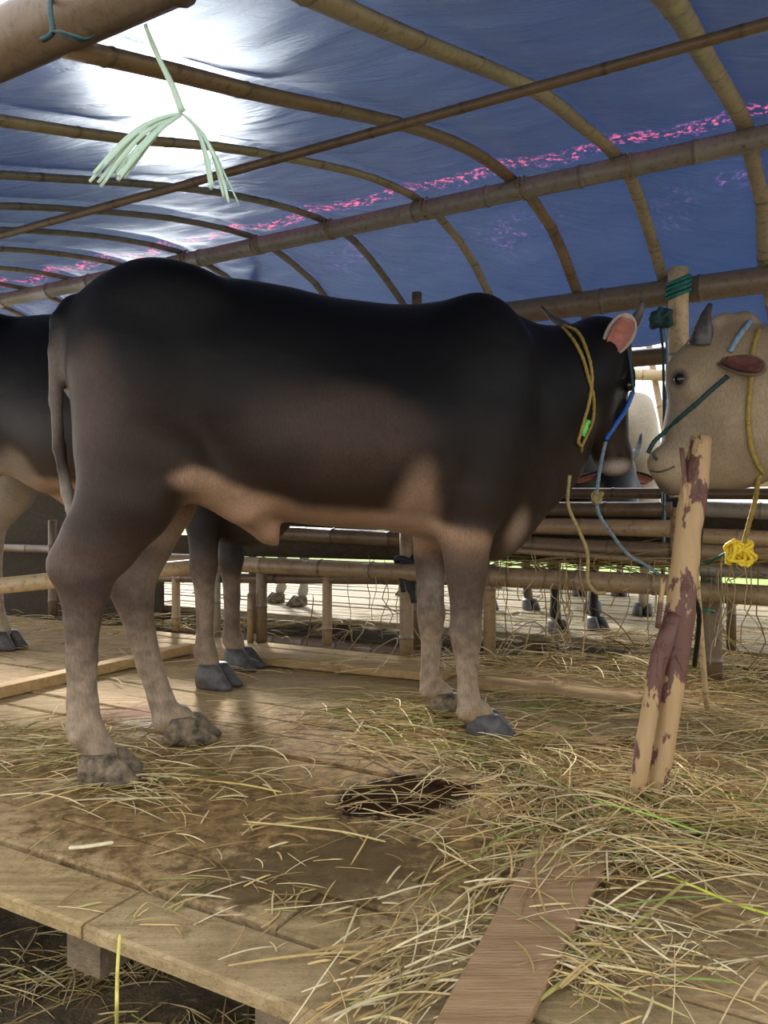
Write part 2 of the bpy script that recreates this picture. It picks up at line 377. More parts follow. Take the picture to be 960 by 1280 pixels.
# ------------------------------------------------------------------ floor of the stall: planks over joists
jo = []
fr_v, fr_f = [], []
for k in range(13):
    a = -5.48+k*0.72
    V_, F_ = boxm(a, a+0.085, 0.925, 3.34, -0.10, -0.026); o = len(fr_v)
    fr_v += V_; fr_f += [tuple(i+o for i in f) for f in F_]
floor = meshobj('floor', fr_v, fr_f, M['joist'], None, False, np.array([(0.9, 0.9, 0.9)]*len(fr_v))); floor['kind'] = 'structure'
for (a, s) in ((-1.02, 0.11), (-0.62, 0.10), (-3.2, 0.11), (0.6, 0.11), (1.9, 0.11)):   # short stumps that carry the platform
    c = W(a, 0.97, 0); V_, F_ = boxm(a-s*0.5, a+s*0.5, 1.35, 1.35+s, -0.54, -0.102)
    meshobj('support_block', V_, F_, M['joist'], floor, False, np.array([(1.5, 1.5, 1.5)]*8+[(1.5, 1.5, 1.5)]*(len(V_)-8)))
vs = [0.90, 1.052, 1.197, 1.326, 1.49, 1.645, 1.81, 1.97, 2.12, 2.29, 2.44, 2.60, 2.78, 2.93, 3.09, 3.24, 3.36]
for i in range(len(vs)-1):
    a = -5.4 - random.uniform(0, 1.2); first = True
    gap = 0.012 if i == 0 else 0.004
    while a < 3.4:
        L = random.uniform(1.7, 2.9)
        if i < 2 and first: a = -5.9; L = 2.2
        elif i < 2: L = 2.6 if i == 0 else 2.9
        dz = random.uniform(-0.003, 0.003)
        plank('plank', a, min(a+L, 3.5), vs[i]+0.002, vs[i+1]-gap, -0.025+dz, 0.0+dz, M['plank'], floor)
        a += L+0.004; first = False
# loose board lying across, timbers
def flat_board(name, c4, th, m, tint=1.0, z0=0.004):
    """c4: four floor points in order"""
    V_ = [Vector((p.x, p.y, z0)) for p in c4]+[Vector((p.x, p.y, z0+th)) for p in c4]
    me = meshobj(name, V_, [(3, 2, 1, 0), (4, 5, 6, 7), (0, 1, 5, 4), (1, 2, 6, 5), (2, 3, 7, 6), (3, 0, 4, 7)], m, None, False, np.array([(tint,)*3]*8))
    bv = me.modifiers.new('b', 'BEVEL'); bv.width = 0.004; bv.segments = 2; return me
tag(flat_board('loose_board', [fl(535, 1310), fl(655, 1305), fl(772, 1062), fl(676, 1052)], 0.018, M['board'], 1.25),
    'loose brown board lying across the front planks at bottom centre, straw around it', 'board')
def bar(name, p, q, w_, h_, m, tint=1.0):
    p, q = Vector(p), Vector(q); t = (q-p).normalized(); s = t.cross(Vector((0, 0, 1))).normalized()*w_*0.5; u = Vector((0, 0, h_))
    V_ = [p-s, p+s, q+s, q-s, p-s+u, p+s+u, q+s+u, q-s+u]
    o = meshobj(name, V_, [(3, 2, 1, 0), (4, 5, 6, 7), (0, 1, 5, 4), (1, 2, 6, 5), (2, 3, 7, 6), (3, 0, 4, 7)], m, None, False, np.array([(tint,)*3]*8))
    bv = o.modifiers.new('b', 'BEVEL'); bv.width = 0.004; bv.segments = 2; return o
tag(bar('floor_batten', fl(-90, 893, 0.0)+Vector((0, 0, .003)), fl(238, 816)+Vector((0, 0, .003)), 0.07, 0.045, M['timber'], 1.15), 'yellowish sawn timber batten crossing the floor at left behind the hind legs', 'batten')
tag(bar('floor_batten', fl(262, 822)+Vector((0, 0, .003)), fl(560, 850)+Vector((0, 0, .003)), 0.14, 0.035, M['timber'], 0.9), 'flat brown timber on the floor at the foot of the fence posts', 'batten')
tag(bar('floor_batten', fl(600, 858)+Vector((0, 0, .003)), fl(800, 884)+Vector((0, 0, .003)), 0.13, 0.03, M['timber'], 0.85), 'flat timber among straw right of the front legs of the dark bull', 'batten')
tag(flat_board('floor_patch_board', [fl(560, 905), fl(760, 945), fl(815, 905), fl(640, 872)], 0.012, M['plank'], 0.8),
    'thin brown board patched on the planks right of the front hooves', 'board')
# far platform
farf_v, farf_f = [], []
for k in range(8):
    a = -6+k*1.5; V_, F_ = boxm(a, a+0.1, 4.40, 7.6, -0.14, -0.045); o = len(farf_v)
    farf_v += V_; farf_f += [tuple(i+o for i in f) for f in F_]
ff = meshobj('far_platform_floor', farf_v, farf_f, M['joist'], None, False, np.array([(0.8, 0.8, 0.8)]*len(farf_v))); ff['kind'] = 'structure'
v = 4.33
while v < 7.6:
    wd = random.uniform(0.13, 0.17); a = -7-random.random()
    while a < 5:
        L = random.uniform(2.2, 3.4); dz = random.uniform(-0.006, 0.006)
        plank('plank', a, a+L, v, v+wd-0.018, -0.04+dz, dz, M['plank_far'], ff, 0.003, nseg=2); a += L+0.02
    v += wd
# beam under the edge of the far platform
tag(bamboo('edge_log', W(-6, 4.36, -0.20), W(5, 4.36, -0.20), 0.055, M['bamboo_dark']), 'dark log running under the front edge of the far platform', 'log')
for k, px in enumerate((240, 330, 560, 640, 905, 1010)):
    pass
# ------------------------------------------------------------------ roof
PR = [(.85, 1.49), (.9, 1.52), (.95, 1.545), (1.1, 1.578), (1.3, 1.637), (1.73, 1.775), (2.3, 1.94), (2.7, 2.015), (2.9, 2.03), (3.15, 2.01), (3.4, 1.94), (3.7, 1.79), (3.9, 1.66), (4.05, 1.545)]
pv = np.array([p[0] for p in PR]); pz = np.array([p[1] for p in PR])
def rz(v): return float(np.interp(v, pv, pz))
RIBS = [-0.627+0.428*k for k in (4, 3, 2, 1, 0)] + [-1.03, -1.453, -1.93, -2.35, -2.79, -3.22, -3.66, -4.05, -4.5, -4.95, -5.4]
def ribv(aC, v): return aC - 0.05*(2.9-v)
nA, nV = 520, 110; A0, A1 = -6.2, 1.6; V_, F_ = [], []
ra = sorted(RIBS)
for i in range(nA+1):
    for j in range(nV+1):
        a = A0+(A1-A0)*i/nA; v = 0.945+(4.06-0.945)*j/nV
        aC = a+0.05*(2.9-v)
        lo = max([r for r in ra if r <= aC], default=aC-0.2); hi = min([r for r in ra if r > aC], default=aC+0.2)
        t = (aC-lo)/max(hi-lo, 1e-6); sag = math.sin(math.pi*t)
        z = rz(v)+0.036 - 0.030*sag**0.8*(1 if v > 1.0 else 0.3)
        q = Vector((a*1.3, v*2.6, 0)); z += (0.016*noise.noise(q*1.7)+0.008*noise.noise(q*5+Vector((3, 1, 0)))+0.004*noise.noise(Vector((a*4+v*9, v*3, 4))))*min(1, sag*1.6)
        V_.append(W(a, v, z))
for i in range(nA):
    for j in range(nV):
        k = i*(nV+1)+j; F_.append((k, k+nV+1, k+nV+2, k+1))
tarp = meshobj('ceiling', V_, F_, M['tarp']); tarp['kind'] = 'structure'
for i, aC in enumerate(RIBS):
    pts = [W(ribv(aC, v)+random.uniform(-.012, .012), v, rz(v)+random.uniform(-.003, .003)) for v in (0.905, 1.1, 1.4, 1.73, 2.1, 2.5, 2.9, 3.15, 3.4, 3.7, 3.9, 4.05)]
    near = 0.029 if aC > -0.3 else (0.026 if aC > -1.2 else 0.021)
    m_ = M['bamboo'] if aC > -1.2 and aC < -0.9 else M['split']
    if abs(aC+2.35) < 0.45: m_ = M['bamboo_grey']
    b = bamboo('rib', pts[0], pts[-1], near, m_ if aC < -0.7 else M['split'], tarp, 0.33, pts=pts, sides=8, flat=0.6)
bA = bamboo('front_beam', W(-4.5, .885, 1.560), W(1.8, .885, 1.560), 0.053, M['bamboo_dark'], node=0.9, sides=20)
tag(bA, 'thick brown bamboo beam above the front edge, crossing the upper left corner', 'bamboo beam')
bB = bamboo('purlin', onv(-350, 391, 1.73), onv(1400, -92, 1.73), 0.0125, M['bamboo_dark'], node=0.3)
tag(bB, 'thin dark pole under the near hoops, the slimmest of the roof purlins', 'bamboo pole')
bC = bamboo('purlin', onv(-250, 430, 2.9), onv(1400, 76, 2.9), 0.040, M['bamboo_grey'], node=0.38, sides=14)
tag(bC, 'grey bamboo purlin under the crown of the roof, along the red-speckled crease', 'bamboo pole')
bD = bamboo('purlin', W(-6, 3.7, 1.71), W(1.6, 3.7, 1.715), 0.058, M['bamboo_eave'], node=0.5, sides=14)
tag(bD, 'thick brown bamboo beam at the rear eave, held by the post with green rope', 'bamboo pole')
bE = bamboo('purlin', W(-6, 4.08, 1.50), W(1.6, 4.08, 1.50), 0.045, M['bamboo_dark'], node=0.4)
tag(bE, 'dark beam behind and below the rear eave beam, seen between the two heads', 'bamboo pole')
# white print on the eave tarp
pr = []
for k in range(9):
    pr.append(W(0.03+0.06*math.cos(k*0.78)+0.012*math.cos(k*5), 3.86+0.035*math.sin(k*0.78)+0.012*math.sin(k*3.1), 0))
pr = [Vector((p.x, p.y, rz(p.x*ST+p.y*CT)+0.026)) for p in pr]
V_, F_, K = tube(smooth_path(pr+[pr[0]], 60), 0.0025, 4)
meshobj('printed_flower', V_, F_, M['print'], tarp)

# ------------------------------------------------------------------ posts and fence
def post(px, py_top, v, r, m, label, py_bot=None, name='fence_post', sides=10, lean=0):
    top = onv(px, py_top, v); b = Vector((top.x+lean, top.y, 0.001 if py_bot is None else onv(px, py_bot, v).z))
    o = bamboo(name, b, top, r, m, node=0.35, sides=sides); tag(o, label, 'post'); return o
post(848, 336, 3.60, 0.043, M['bamboo_pale'], 'tall bamboo post wrapped in green rope, standing between the two heads', name='bamboo_post', sides=14)
post(316, 312, 3.55, 0.024, M['bamboo_dark'], 'dark post rising above the rump of the big dark bull to the roof', name='bamboo_post')
post(521, 366, 3.55, 0.026, M['bamboo_dark'], 'dark post whose top just shows above the middle of the bull\'s back', name='bamboo_post')
post(220, 700, 3.42, 0.026, M['bamboo'], 'short fence post seen between the hind legs of the big dark bull')
post(66, 650, 3.42, 0.03, M['bamboo_dark'], 'dark fence post at far left, behind the near hind leg')
post(271, 660, 3.38, 0.022, M['bamboo_grey'], 'pale fence post just right of the dark cow\'s forelegs')
post(327, 700, 3.34, 0.030, M['bamboo_dark'], 'dark brown fence post under the belly rail, taller of a pair')
post(313, 742, 3.30, 0.018, M['bamboo'], 'short brown stub beside the dark brown fence post, under the belly')
post(409, 700, 3.42, 0.026, M['bamboo'], 'brown fence post below the middle of the bull\'s belly')
post(508, 660, 3.34, 0.034, M['bamboo'], 'fence post with dark cloth tied on it, left of the forelegs')
post(612, 706, 3.37, 0.029, M['bamboo'], 'fence post just right of the bull\'s forelegs')
post(889, 720, 3.38, 0.042, M['bamboo_dark'], 'thick dark fence post behind the yellow knot at right')
post(914, 735, 3.9, 0.022, M['bamboo_dark'], 'thin far post right of the thick dark fence post', py_bot=812)
def rail(pa, pb, va, r, m, label, cat='bamboo rail', vb=None, node=0.35, bend=0, name='fence_rail', sides=12, ext=None):
    p = onv(pa[0], pa[1], va); q = onv(pb[0], pb[1], vb or va)
    o = bamboo(name, p, q, r, m, node=node, bend=bend, sides=sides); tag(o, label, cat); return o
tag(bamboo('fence_rail', at(-160, 748, 2.90), at(246, 708, 3.42), 0.034, M['bamboo_pale'], node=.6), 'golden bamboo rail at far left, ending behind the hind legs', 'bamboo rail')
rail((180, 722), (845, 726), 3.42, 0.028, M['bamboo_dark'], 'low dark rail tucked behind the main belly rail', vb=3.45)
rail((190, 700), (836, 731), 3.26, 0.043, M['bamboo'], 'main brown rail below the belly, longest of the fence')
rail((852, 738), (1150, 757), 3.26, 0.040, M['bamboo'], 'main brown rail right of the leaning branch', name='fence_rail')
rail((300, 664), (836, 690), 3.42, 0.040, M['bamboo_dark'], 'dark cracked bamboo rail, third above the main rail, left of the post', 'bamboo rail')
rail((560, 655), (838, 661), 3.45, 0.038, M['bamboo'], 'brown bamboo rail at mid height of the trough side')
rail((610, 686), (834, 702), 3.36, 0.013, M['bamboo'], 'slender split bamboo strip just above the main rail')
rail((560, 636), (840, 637), 3.50, 0.034, M['bamboo_dark'], 'dark bamboo rail second from the top of the trough side')
rail((600, 616), (1150, 618), 3.62, 0.025, M['bamboo_dark'], 'topmost dark rail of the trough behind the post')
rail((868, 636), (1150, 646), 3.45, 0.034, M['bamboo_grey'], 'grey bamboo rail right of the post below the pale cow\'s chin')
rail((868, 670), (1150, 682), 3.42, 0.034, M['bamboo'], 'brown bamboo rail right of the post, level with the yellow knot top')
rail((868, 690), (1150, 702), 3.40, 0.034, M['bamboo'], 'brown bamboo rail right of the post, beside the yellow knot')
rail((868, 712), (1150, 724), 3.36, 0.026, M['bamboo_grey'], 'grey pole under the yellow knot, resting above the main rail')
# trough boards; the right-hand one is an added dark sheet stopping light between rails
def panel(name, pa, pb, v, hgt, m, label, parent=None):
    p = onv(*pa, v); q = onv(*pb, v); d = Vector((ST, CT, 0))*0.02
    V_ = [p, q, q-Vector((0, 0, hgt)), p-Vector((0, 0, hgt))]; V_ += [x+d for x in V_]
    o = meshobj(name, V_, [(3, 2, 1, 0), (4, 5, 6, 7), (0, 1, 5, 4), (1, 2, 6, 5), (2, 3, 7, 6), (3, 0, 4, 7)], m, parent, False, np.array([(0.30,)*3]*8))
    tag(o, label, 'board'); return o
panel('trough_backing', (150, 642), (520, 645), 3.52, 0.075, M['joist'], 'upper dark board closing the feed trough behind the belly')
panel('trough_backing', (150, 668), (560, 672), 3.50, 0.12, M['joist'], 'long lower dark board closing the feed trough behind the fence rails')
panel('trough_backing', (555, 632), (1150, 634), 3.57, 0.27, M['joist'], 'added dark panel blocking light behind the stacked rails, between the forelegs and the right edge')
V_, F_ = boxm(-6.6, -4.12, 4.10, 4.125, -0.3, 1.12)  # dark sheet added to stand for the shade behind the left cow
tag(meshobj('dark_backdrop', V_, F_, M['joist'], None, False, np.array([(.22,)*3]*len(V_))), 'dark boarding behind the far left cow\'s legs', 'board')
tag(bamboo('fence_rail', W(-6.6, 3.95, .42), W(-4.1, 3.95, .42), .035, M['bamboo_dark']), 'dark bamboo rail against the dark backdrop at far left', 'bamboo rail')
# second stall far behind right: purlin and rail
tag(bamboo('far_rail', at(600, 462, 7.5), at(1100, 478, 6.2), 0.05, M['bamboo_pale']), 'pale bamboo rail of the stall beyond, in the bright gap between the heads', 'bamboo rail')
tag(bamboo('far_rail', at(560, 606, 7.4), at(1100, 600, 6.2), 0.05, M['bamboo_pale']), 'low pale rail of the stall beyond, below the bright gap', 'bamboo rail')
tag(bamboo('far_post', at(805, 400, 7.0)*1.0, W(-0.9, 7.3, 0.0), 0.03, M['bamboo']), 'leaning bamboo of the stall beyond behind the bull\'s muzzle', 'post')

# ------------------------------------------------------------------ cattle: signed distance fields and surface nets
class Field:
    def __init__(s, lo, hi, h):
        s.lo = np.array(lo, np.float32); s.h = h; s.n = np.ceil((np.array(hi)-s.lo)/h).astype(int)+1
        s.F = np.full(s.n, 1.0, np.float32); s.ax = [s.lo[i]+h*np.arange(s.n[i], dtype=np.float32) for i in range(3)]
    def box(s, lo, hi):
        i0 = np.clip(np.floor((np.array(lo)-s.lo)/s.h).astype(int), 0, s.n-1); i1 = np.clip(np.ceil((np.array(hi)-s.lo)/s.h).astype(int)+1, 1, s.n)
        sl = tuple(slice(a, b) for a, b in zip(i0, i1))
        g = np.meshgrid(*[s.ax[k][sl[k]] for k in range(3)], indexing='ij', sparse=True)
        return sl, g
    def merge(s, sl, D, k, sub=False):
        A = s.F[sl]
        if sub:
            D = -D; h = np.maximum(k-np.abs(A-D), 0)/k; s.F[sl] = np.maximum(A, D)+h*h*k*0.25
        else:
            h = np.maximum(k-np.abs(A-D), 0)/k; s.F[sl] = np.minimum(A, D)-h*h*k*0.25
    def cap(s, a, b, ra, rb, k=0.05, sq=1.0, sub=False):
        a = np.array(a, float); b = np.array(b, float); R = max(ra, rb)+k+2*s.h
        sl, (X, Y, Z) = s.box(np.minimum(a, b)-R, np.maximum(a, b)+R)
        ab = b-a; ab[1] /= sq; L2 = ab.dot(ab)+1e-12
        px, py, pz_ = X-a[0], (Y-a[1])/sq, Z-a[2]
        t = np.clip((px*ab[0]+py*ab[1]+pz_*ab[2])/L2, 0, 1)
        D = np.sqrt((px-t*ab[0])**2+(py-t*ab[1])**2+(pz_-t*ab[2])**2)-(ra+(rb-ra)*t)
        s.merge(sl, (D*(0.5+0.5*sq)).astype(np.float32), k, sub)
    def chain(s, pts, k=0.05, sq=1.0):
        A = np.array(pts, float); mr = A[:, 3].max()+k+3*s.h
        sl, (X, Y, Z) = s.box(A[:, :3].min(0)-mr, A[:, :3].max(0)+mr); T = None
        for p, q in zip(A[:-1], A[1:]):
            a, b, ra, rb = p[:3], q[:3], p[3], q[3]; ab = b-a; ab[1] /= sq; L2 = ab.dot(ab)+1e-12
            px, py, pz_ = X-a[0], (Y-a[1])/sq, Z-a[2]; t = np.clip((px*ab[0]+py*ab[1]+pz_*ab[2])/L2, 0, 1)
            D = (np.sqrt((px-t*ab[0])**2+(py-t*ab[1])**2+(pz_-t*ab[2])**2)-(ra+(rb-ra)*t))*(0.5+0.5*sq)
            if T is None: T = D
            else: h = np.maximum(0.012-np.abs(T-D), 0)/0.012; T = np.minimum(T, D)-h*h*0.003
        s.merge(sl, T.astype(np.float32), k)
    def ell(s, c, r, k=0.05, R=None, sub=False):
        c = np.array(c, float); r = np.array(r, float); m = r.max()+k+2*s.h
        sl, (X, Y, Z) = s.box(c-m, c+m)
        if R is None: R = np.eye(3)
        R = np.array(R, float); x, y, z = X-c[0], Y-c[1], Z-c[2]         # rows of R = local axes
        q = [(R[i, 0]*x+R[i, 1]*y+R[i, 2]*z)/r[i] for i in range(3)]
        d = np.sqrt(q[0]**2+q[1]**2+q[2]**2); g = np.sqrt((q[0]/r[0])**2+(q[1]/r[1])**2+(q[2]/r[2])**2)+1e-6
        s.merge(sl, (d*(d-1)/g).astype(np.float32), k, sub)
    def torso(s, st, k=0.05, ex=2.25):
        st = np.array(st, float); xs = s.ax[0]
        def itp(c):   # smooth interpolation
            fine = np.interp(np.linspace(st[0, 0], st[-1, 0], 400), st[:, 0], st[:, c]); ker = np.hanning(41); ker /= ker.sum()
            pad = np.pad(fine, 20, mode='edge'); sm = np.convolve(pad, ker, 'valid'); return np.interp(xs, np.linspace(st[0, 0], st[-1, 0], 400), sm)
        top, bot, wd, off = itp(1), itp(2), itp(3), itp(4)
        cz = (top*0.48+bot*0.52)[:, None, None]; Y = s.ax[1][None, :, None]; Z = s.ax[2][None, None, :]
        hu = (top[:, None, None]-cz); hd = (cz-bot[:, None, None]); W_ = wd[:, None, None]
        dz = Z-cz; hz = np.where(dz > 0, hu, hd)
        q = (np.abs((Y-off[:, None, None])/W_)**ex+np.abs(dz/hz)**ex)**(1/ex)
        D = (q-1)*np.minimum(W_, hz)
        X = xs[:, None, None]; e = np.maximum(st[0, 0]-X, X-st[-1, 0]); D = np.where(e > 0, np.sqrt(np.maximum(D, 0)**2+e**2), D)
        s.merge((slice(None),)*3, D.astype(np.float32), k)
    def mesh(s):
        F = s.F; S = F < 0; n = s.n
        corners = [(i, j, k) for i in (0, 1) for j in (0, 1) for k in (0, 1)]
        cnt = np.zeros(n-1, np.int8)
        for c in corners: cnt += S[c[0]:n[0]-1+c[0], c[1]:n[1]-1+c[1], c[2]:n[2]-1+c[2]]
        act = (cnt > 0) & (cnt < 8); idx = np.argwhere(act)
        V = np.stack([F[idx[:, 0]+c[0], idx[:, 1]+c[1], idx[:, 2]+c[2]] for c in corners], 1)
        P = np.zeros((len(idx), 3)); K = np.zeros(len(idx))
        for i in range(8):
            for j in range(i+1, 8):
                ci, cj = np.array(corners[i]), np.array(corners[j])
                if abs(ci-cj).sum() != 1: continue
                a, b = V[:, i], V[:, j]; mk = (a < 0) != (b < 0); t = np.where(mk, a/np.where(mk, a-b, 1), 0)
                P += np.where(mk[:, None], ci+(cj-ci)*t[:, None], 0); K += mk
        P = (idx+P/K[:, None])*s.h+s.lo
        ids = np.full(n-1, -1, np.int64); ids[act] = np.arange(len(idx)); faces = []
        for axis in range(3):
            o1, o2 = [(1, 2), (2, 0), (0, 1)][axis]
            sl0 = [slice(1, n[k]-1) for k in range(3)]; sl1 = list(sl0)
            sl0[axis] = slice(0, n[axis]-1); sl1[axis] = slice(1, n[axis])
            a, b = S[tuple(sl0)], S[tuple(sl1)]
            for flip, mk in ((False, a & ~b), (True, ~a & b)):
                e = np.argwhere(mk)
                if not len(e): continue
                base = e.copy()
                for k in range(3):
                    if k != axis: base[:, k] += 1
                def g(d1, d2):
                    q = base.copy(); q[:, o1] -= d1; q[:, o2] -= d2; return ids[q[:, 0], q[:, 1], q[:, 2]]
                quad = np.stack([g(1, 1), g(0, 1), g(0, 0), g(1, 0)], 1)
                faces.append(quad[:, ::-1] if flip else quad)
        return P, np.concatenate(faces)
def relax(P, F, it=2, lam=0.5):
    n = len(P); e = np.concatenate([F[:, [0, 1]], F[:, [1, 2]], F[:, [2, 3]], F[:, [3, 0]]]); e = np.concatenate([e, e[:, ::-1]])
    deg = np.bincount(e[:, 0], minlength=n)[:, None]
    for _ in range(it):
        for l in (lam, -lam*1.02) if it > 2 else (lam,):
            S_ = np.stack([np.bincount(e[:, 0], weights=P[e[:, 1], k], minlength=n) for k in range(3)], 1)
            P = P + l*(S_/np.maximum(deg, 1)-P)
    return P
def ss(x, a, b):
    t = np.clip((x-a)/(b-a), 0, 1); return t*t*(3-2*t)
def mixn(A, c, f): return A+(np.array(c)-A)*f[:, None]

class Frame:
    def __init__(s, O, deg):
        s.O = np.array([O[0], O[1], 0.0]); s.h = math.radians(deg); s.d = np.array([math.cos(s.h), math.sin(s.h), 0]); s.l = np.array([-math.sin(s.h), math.cos(s.h), 0])
    def w2l(s, p):
        q = np.array(p)-s.O; return np.array([q@s.d, q@s.l, q[2]])
    def dir(s, p):
        p = np.array(p, float); return np.array([p@s.d, p@s.l, p[2]])
    def P(s, px, py, lat):
        t = (px-480)/960; r = np.array([t, 1.0, 0]); Y = (lat+s.O@s.l)/(r@s.l); return s.w2l(at(px, py, Y))
    def chain(s, L):      # (px, py, lat, r)
        return [(*s.P(a, b, c), r) for a, b, c, r in L]

def head_frame(origin, xdir, zdir):
    x = np.array(xdir, float); x /= np.linalg.norm(x); z = np.array(zdir, float); z -= x*(z@x); z /= np.linalg.norm(z); y = np.cross(z, x)
    R = np.stack([x, y, z]); return np.array(origin, float), R
def hp(H, x, y, z, s=1.0): o, R = H; return o+(R[0]*x+R[1]*y+R[2]*z)*s
def add_head(f, H, s=1.0, fine=True):
    E = lambda c, r, k=0.04, sub=False: f.ell(hp(H, *c, s), np.array(r)*s, k*s, H[1], sub)
    E((.06, 0, -.07), (.12, .105, .105)); E((.02, 0, -.02), (.06, .085, .06))
    f.cap(hp(H, .08, 0, -.055, s), hp(H, .40, 0, -.075, s), .088*s, .056*s, .04*s)
    E((.445, 0, -.082), (.062, .066, .055)); E((.43, 0, -.135), (.05, .045, .028), .02)
    for y in (-1, 1):
        E((.14, y*.055, -.15), (.12, .045, .095)); f.cap(hp(H, .14, y*.045, -.20, s), hp(H, .40, y*.012, -.125, s), .045*s, .032*s, .04*s)
        E((.155, y*.088, -.045), (.055, .026, .028), .02)
        if fine:
            E((.178, y*.115, -.062), (.026, .018, .017), .012, True)
            E((.502, y*.033, -.066), (.014, .013, .010), .012, True)
            E((.462, y*.06, -.118), (.05, .02, .004), .010, True)
def cyl_horn(H, side, pts, r, m, parent, s=1.0):
    P = smooth_path([Vector(hp(H, *(p[0], side*p[1], p[2]), s)) for p in pts], 14)
    n = len(P); V_, F_, K = tube(P, [r*s*(1-0.82*(i/(n-1))**1.2)*(1+0.03*math.sin(i*2.2)) for i in range(n)], 12)
    return meshobj('horn', V_, F_, m, parent)
def ear(H, base, tip, nrm, wid, m, min_, parent, colr=(0.03, 0.025, 0.025), cup=0.35, vecs=False):
    b, t, nn = (Vector(base), Vector(tip), Vector(nrm)); ax = t-b; L = ax.length; ax.normalize(); s = ax.cross(nn).normalized(); nn = s.cross(ax)
    def sheet(k, off, lo=0.0, hi=1.0):
        V_, F_ = [], []; NU, NV = 14, 10
        for i in range(NU+1):
            u = lo+(hi-lo)*i/NU; ww = wid*k*(0.30+0.70*math.sin(math.pi/2*min(1, u/0.58)))*(1 if u < .58 else math.sqrt(max(0, 1-((u-.58)/.42)**2)))
            for j in range(NV+1):
                q = -1+2*j/NV; a_ = q*1.25
                V_.append(b+ax*(L*u)+s*(ww*math.sin(a_)/math.sin(1.25))+nn*(off+ww*cup*2*(1-math.cos(a_))+0.05*L*u*u))
        for i in range(NU):
            for j in range(NV):
                q = i*(NV+1)+j; F_.append((q, q+1, q+NV+2, q+NV+1))
        return V_, F_
    V_, F_ = sheet(1, 0); o = meshobj('ear', V_, F_, m, parent, True, np.array([colr]*len(V_)))
    so = o.modifiers.new('s', 'SOLIDIFY'); so.thickness = 0.010; so.offset = 0
    sb = o.modifiers.new('b', 'SUBSURF'); sb.levels = 1; sb.render_levels = 1
    V_, F_ = sheet(0.70, 0.0085, 0.12, 0.90); i_ = meshobj('inner_ear', V_, F_, min_, o)
    so = i_.modifiers.new('s', 'SOLIDIFY'); so.thickness = 0.002; so.offset = 1
    return o
def ball(name, c, r, m, parent, seg=16):
    bm = bmesh.new(); bmesh.ops.create_uvsphere(bm, u_segments=seg, v_segments=seg//2+2, radius=r); me = bpy.data.meshes.new(name)
    bm.to_mesh(me); bm.free(); me.transform(Matrix.Translation(Vector(c))); me.polygons.foreach_set('use_smooth', [True]*len(me.polygons)); me.materials.append(m)
    return link(bpy.data.objects.new(name, me), parent)
def hoof(x, y, ang, m, parent, s=1.0, hgt=0.075, lift=0.0):
    """two claws; x,y local centre of coronet on the ground, ang = toe direction"""
    V_, F_ = [], []; ca, sa = math.cos(ang), math.sin(ang)
    for side in (-1, 1):
        o = len(V_); rings = []
        for (zz, fx, bx, wy) in ((hgt, .033, -.044, .022), (hgt*.8, .048, -.056, .028), (hgt*.4, .074, -.060, .030), (0.012, .092, -.058, .031), (0.001, .090, -.054, .029)):
            for k in range(14):
                t = 2*math.pi*k/14; cx = (fx+bx)/2; lx = (fx-bx)/2
                X = cx+lx*math.cos(t); Yy = wy*math.sin(t)*(1-0.35*max(0, math.cos(t))**2)
                Yy = side*(0.029+0.006*max(0, math.cos(t))*(1-zz/hgt)) + Yy
                X *= s; Yy *= s; V_.append((x+ca*X-sa*Yy, y+sa*X+ca*Yy, zz*s+lift))
        for r in range(4):
            for k in range(14):
                l = (k+1) % 14; F_.append((o+r*14+k, o+(r+1)*14+k, o+(r+1)*14+l, o+r*14+l))
        F_.append(tuple(o+k for k in range(14))); F_.append(tuple(o+4*14+k for k in range(13, -1, -1)))
    # dew claws
    o_ = meshobj('hoof', V_, F_, m, parent); return o_

BULL_ST = [(-.235, 1.25, 1.10, .05, 0), (-.20, 1.32, .98, .10, 0), (-.12, 1.383, .90, .175, 0), (-.03, 1.395, .84, .22, 0), (.10, 1.402, .80, .245, 0), (.20, 1.40, .745, .255, 0),
    (.26, 1.40, .715, .26, 0), (.40, 1.39, .68, .275, 0), (.51, 1.37, .668, .285, 0), (.72, 1.366, .655, .285, 0), (.88, 1.385, .62, .262, 0), (1.0, 1.385, .585, .235, 0), (1.1, 1.378, .572, .20, 0),
    (1.2, 1.37, .61, .165, .0), (1.3, 1.32, .70, .135, .01), (1.40, 1.29, .78, .115, .03), (1.50, 1.28, .90, .095, .05)]

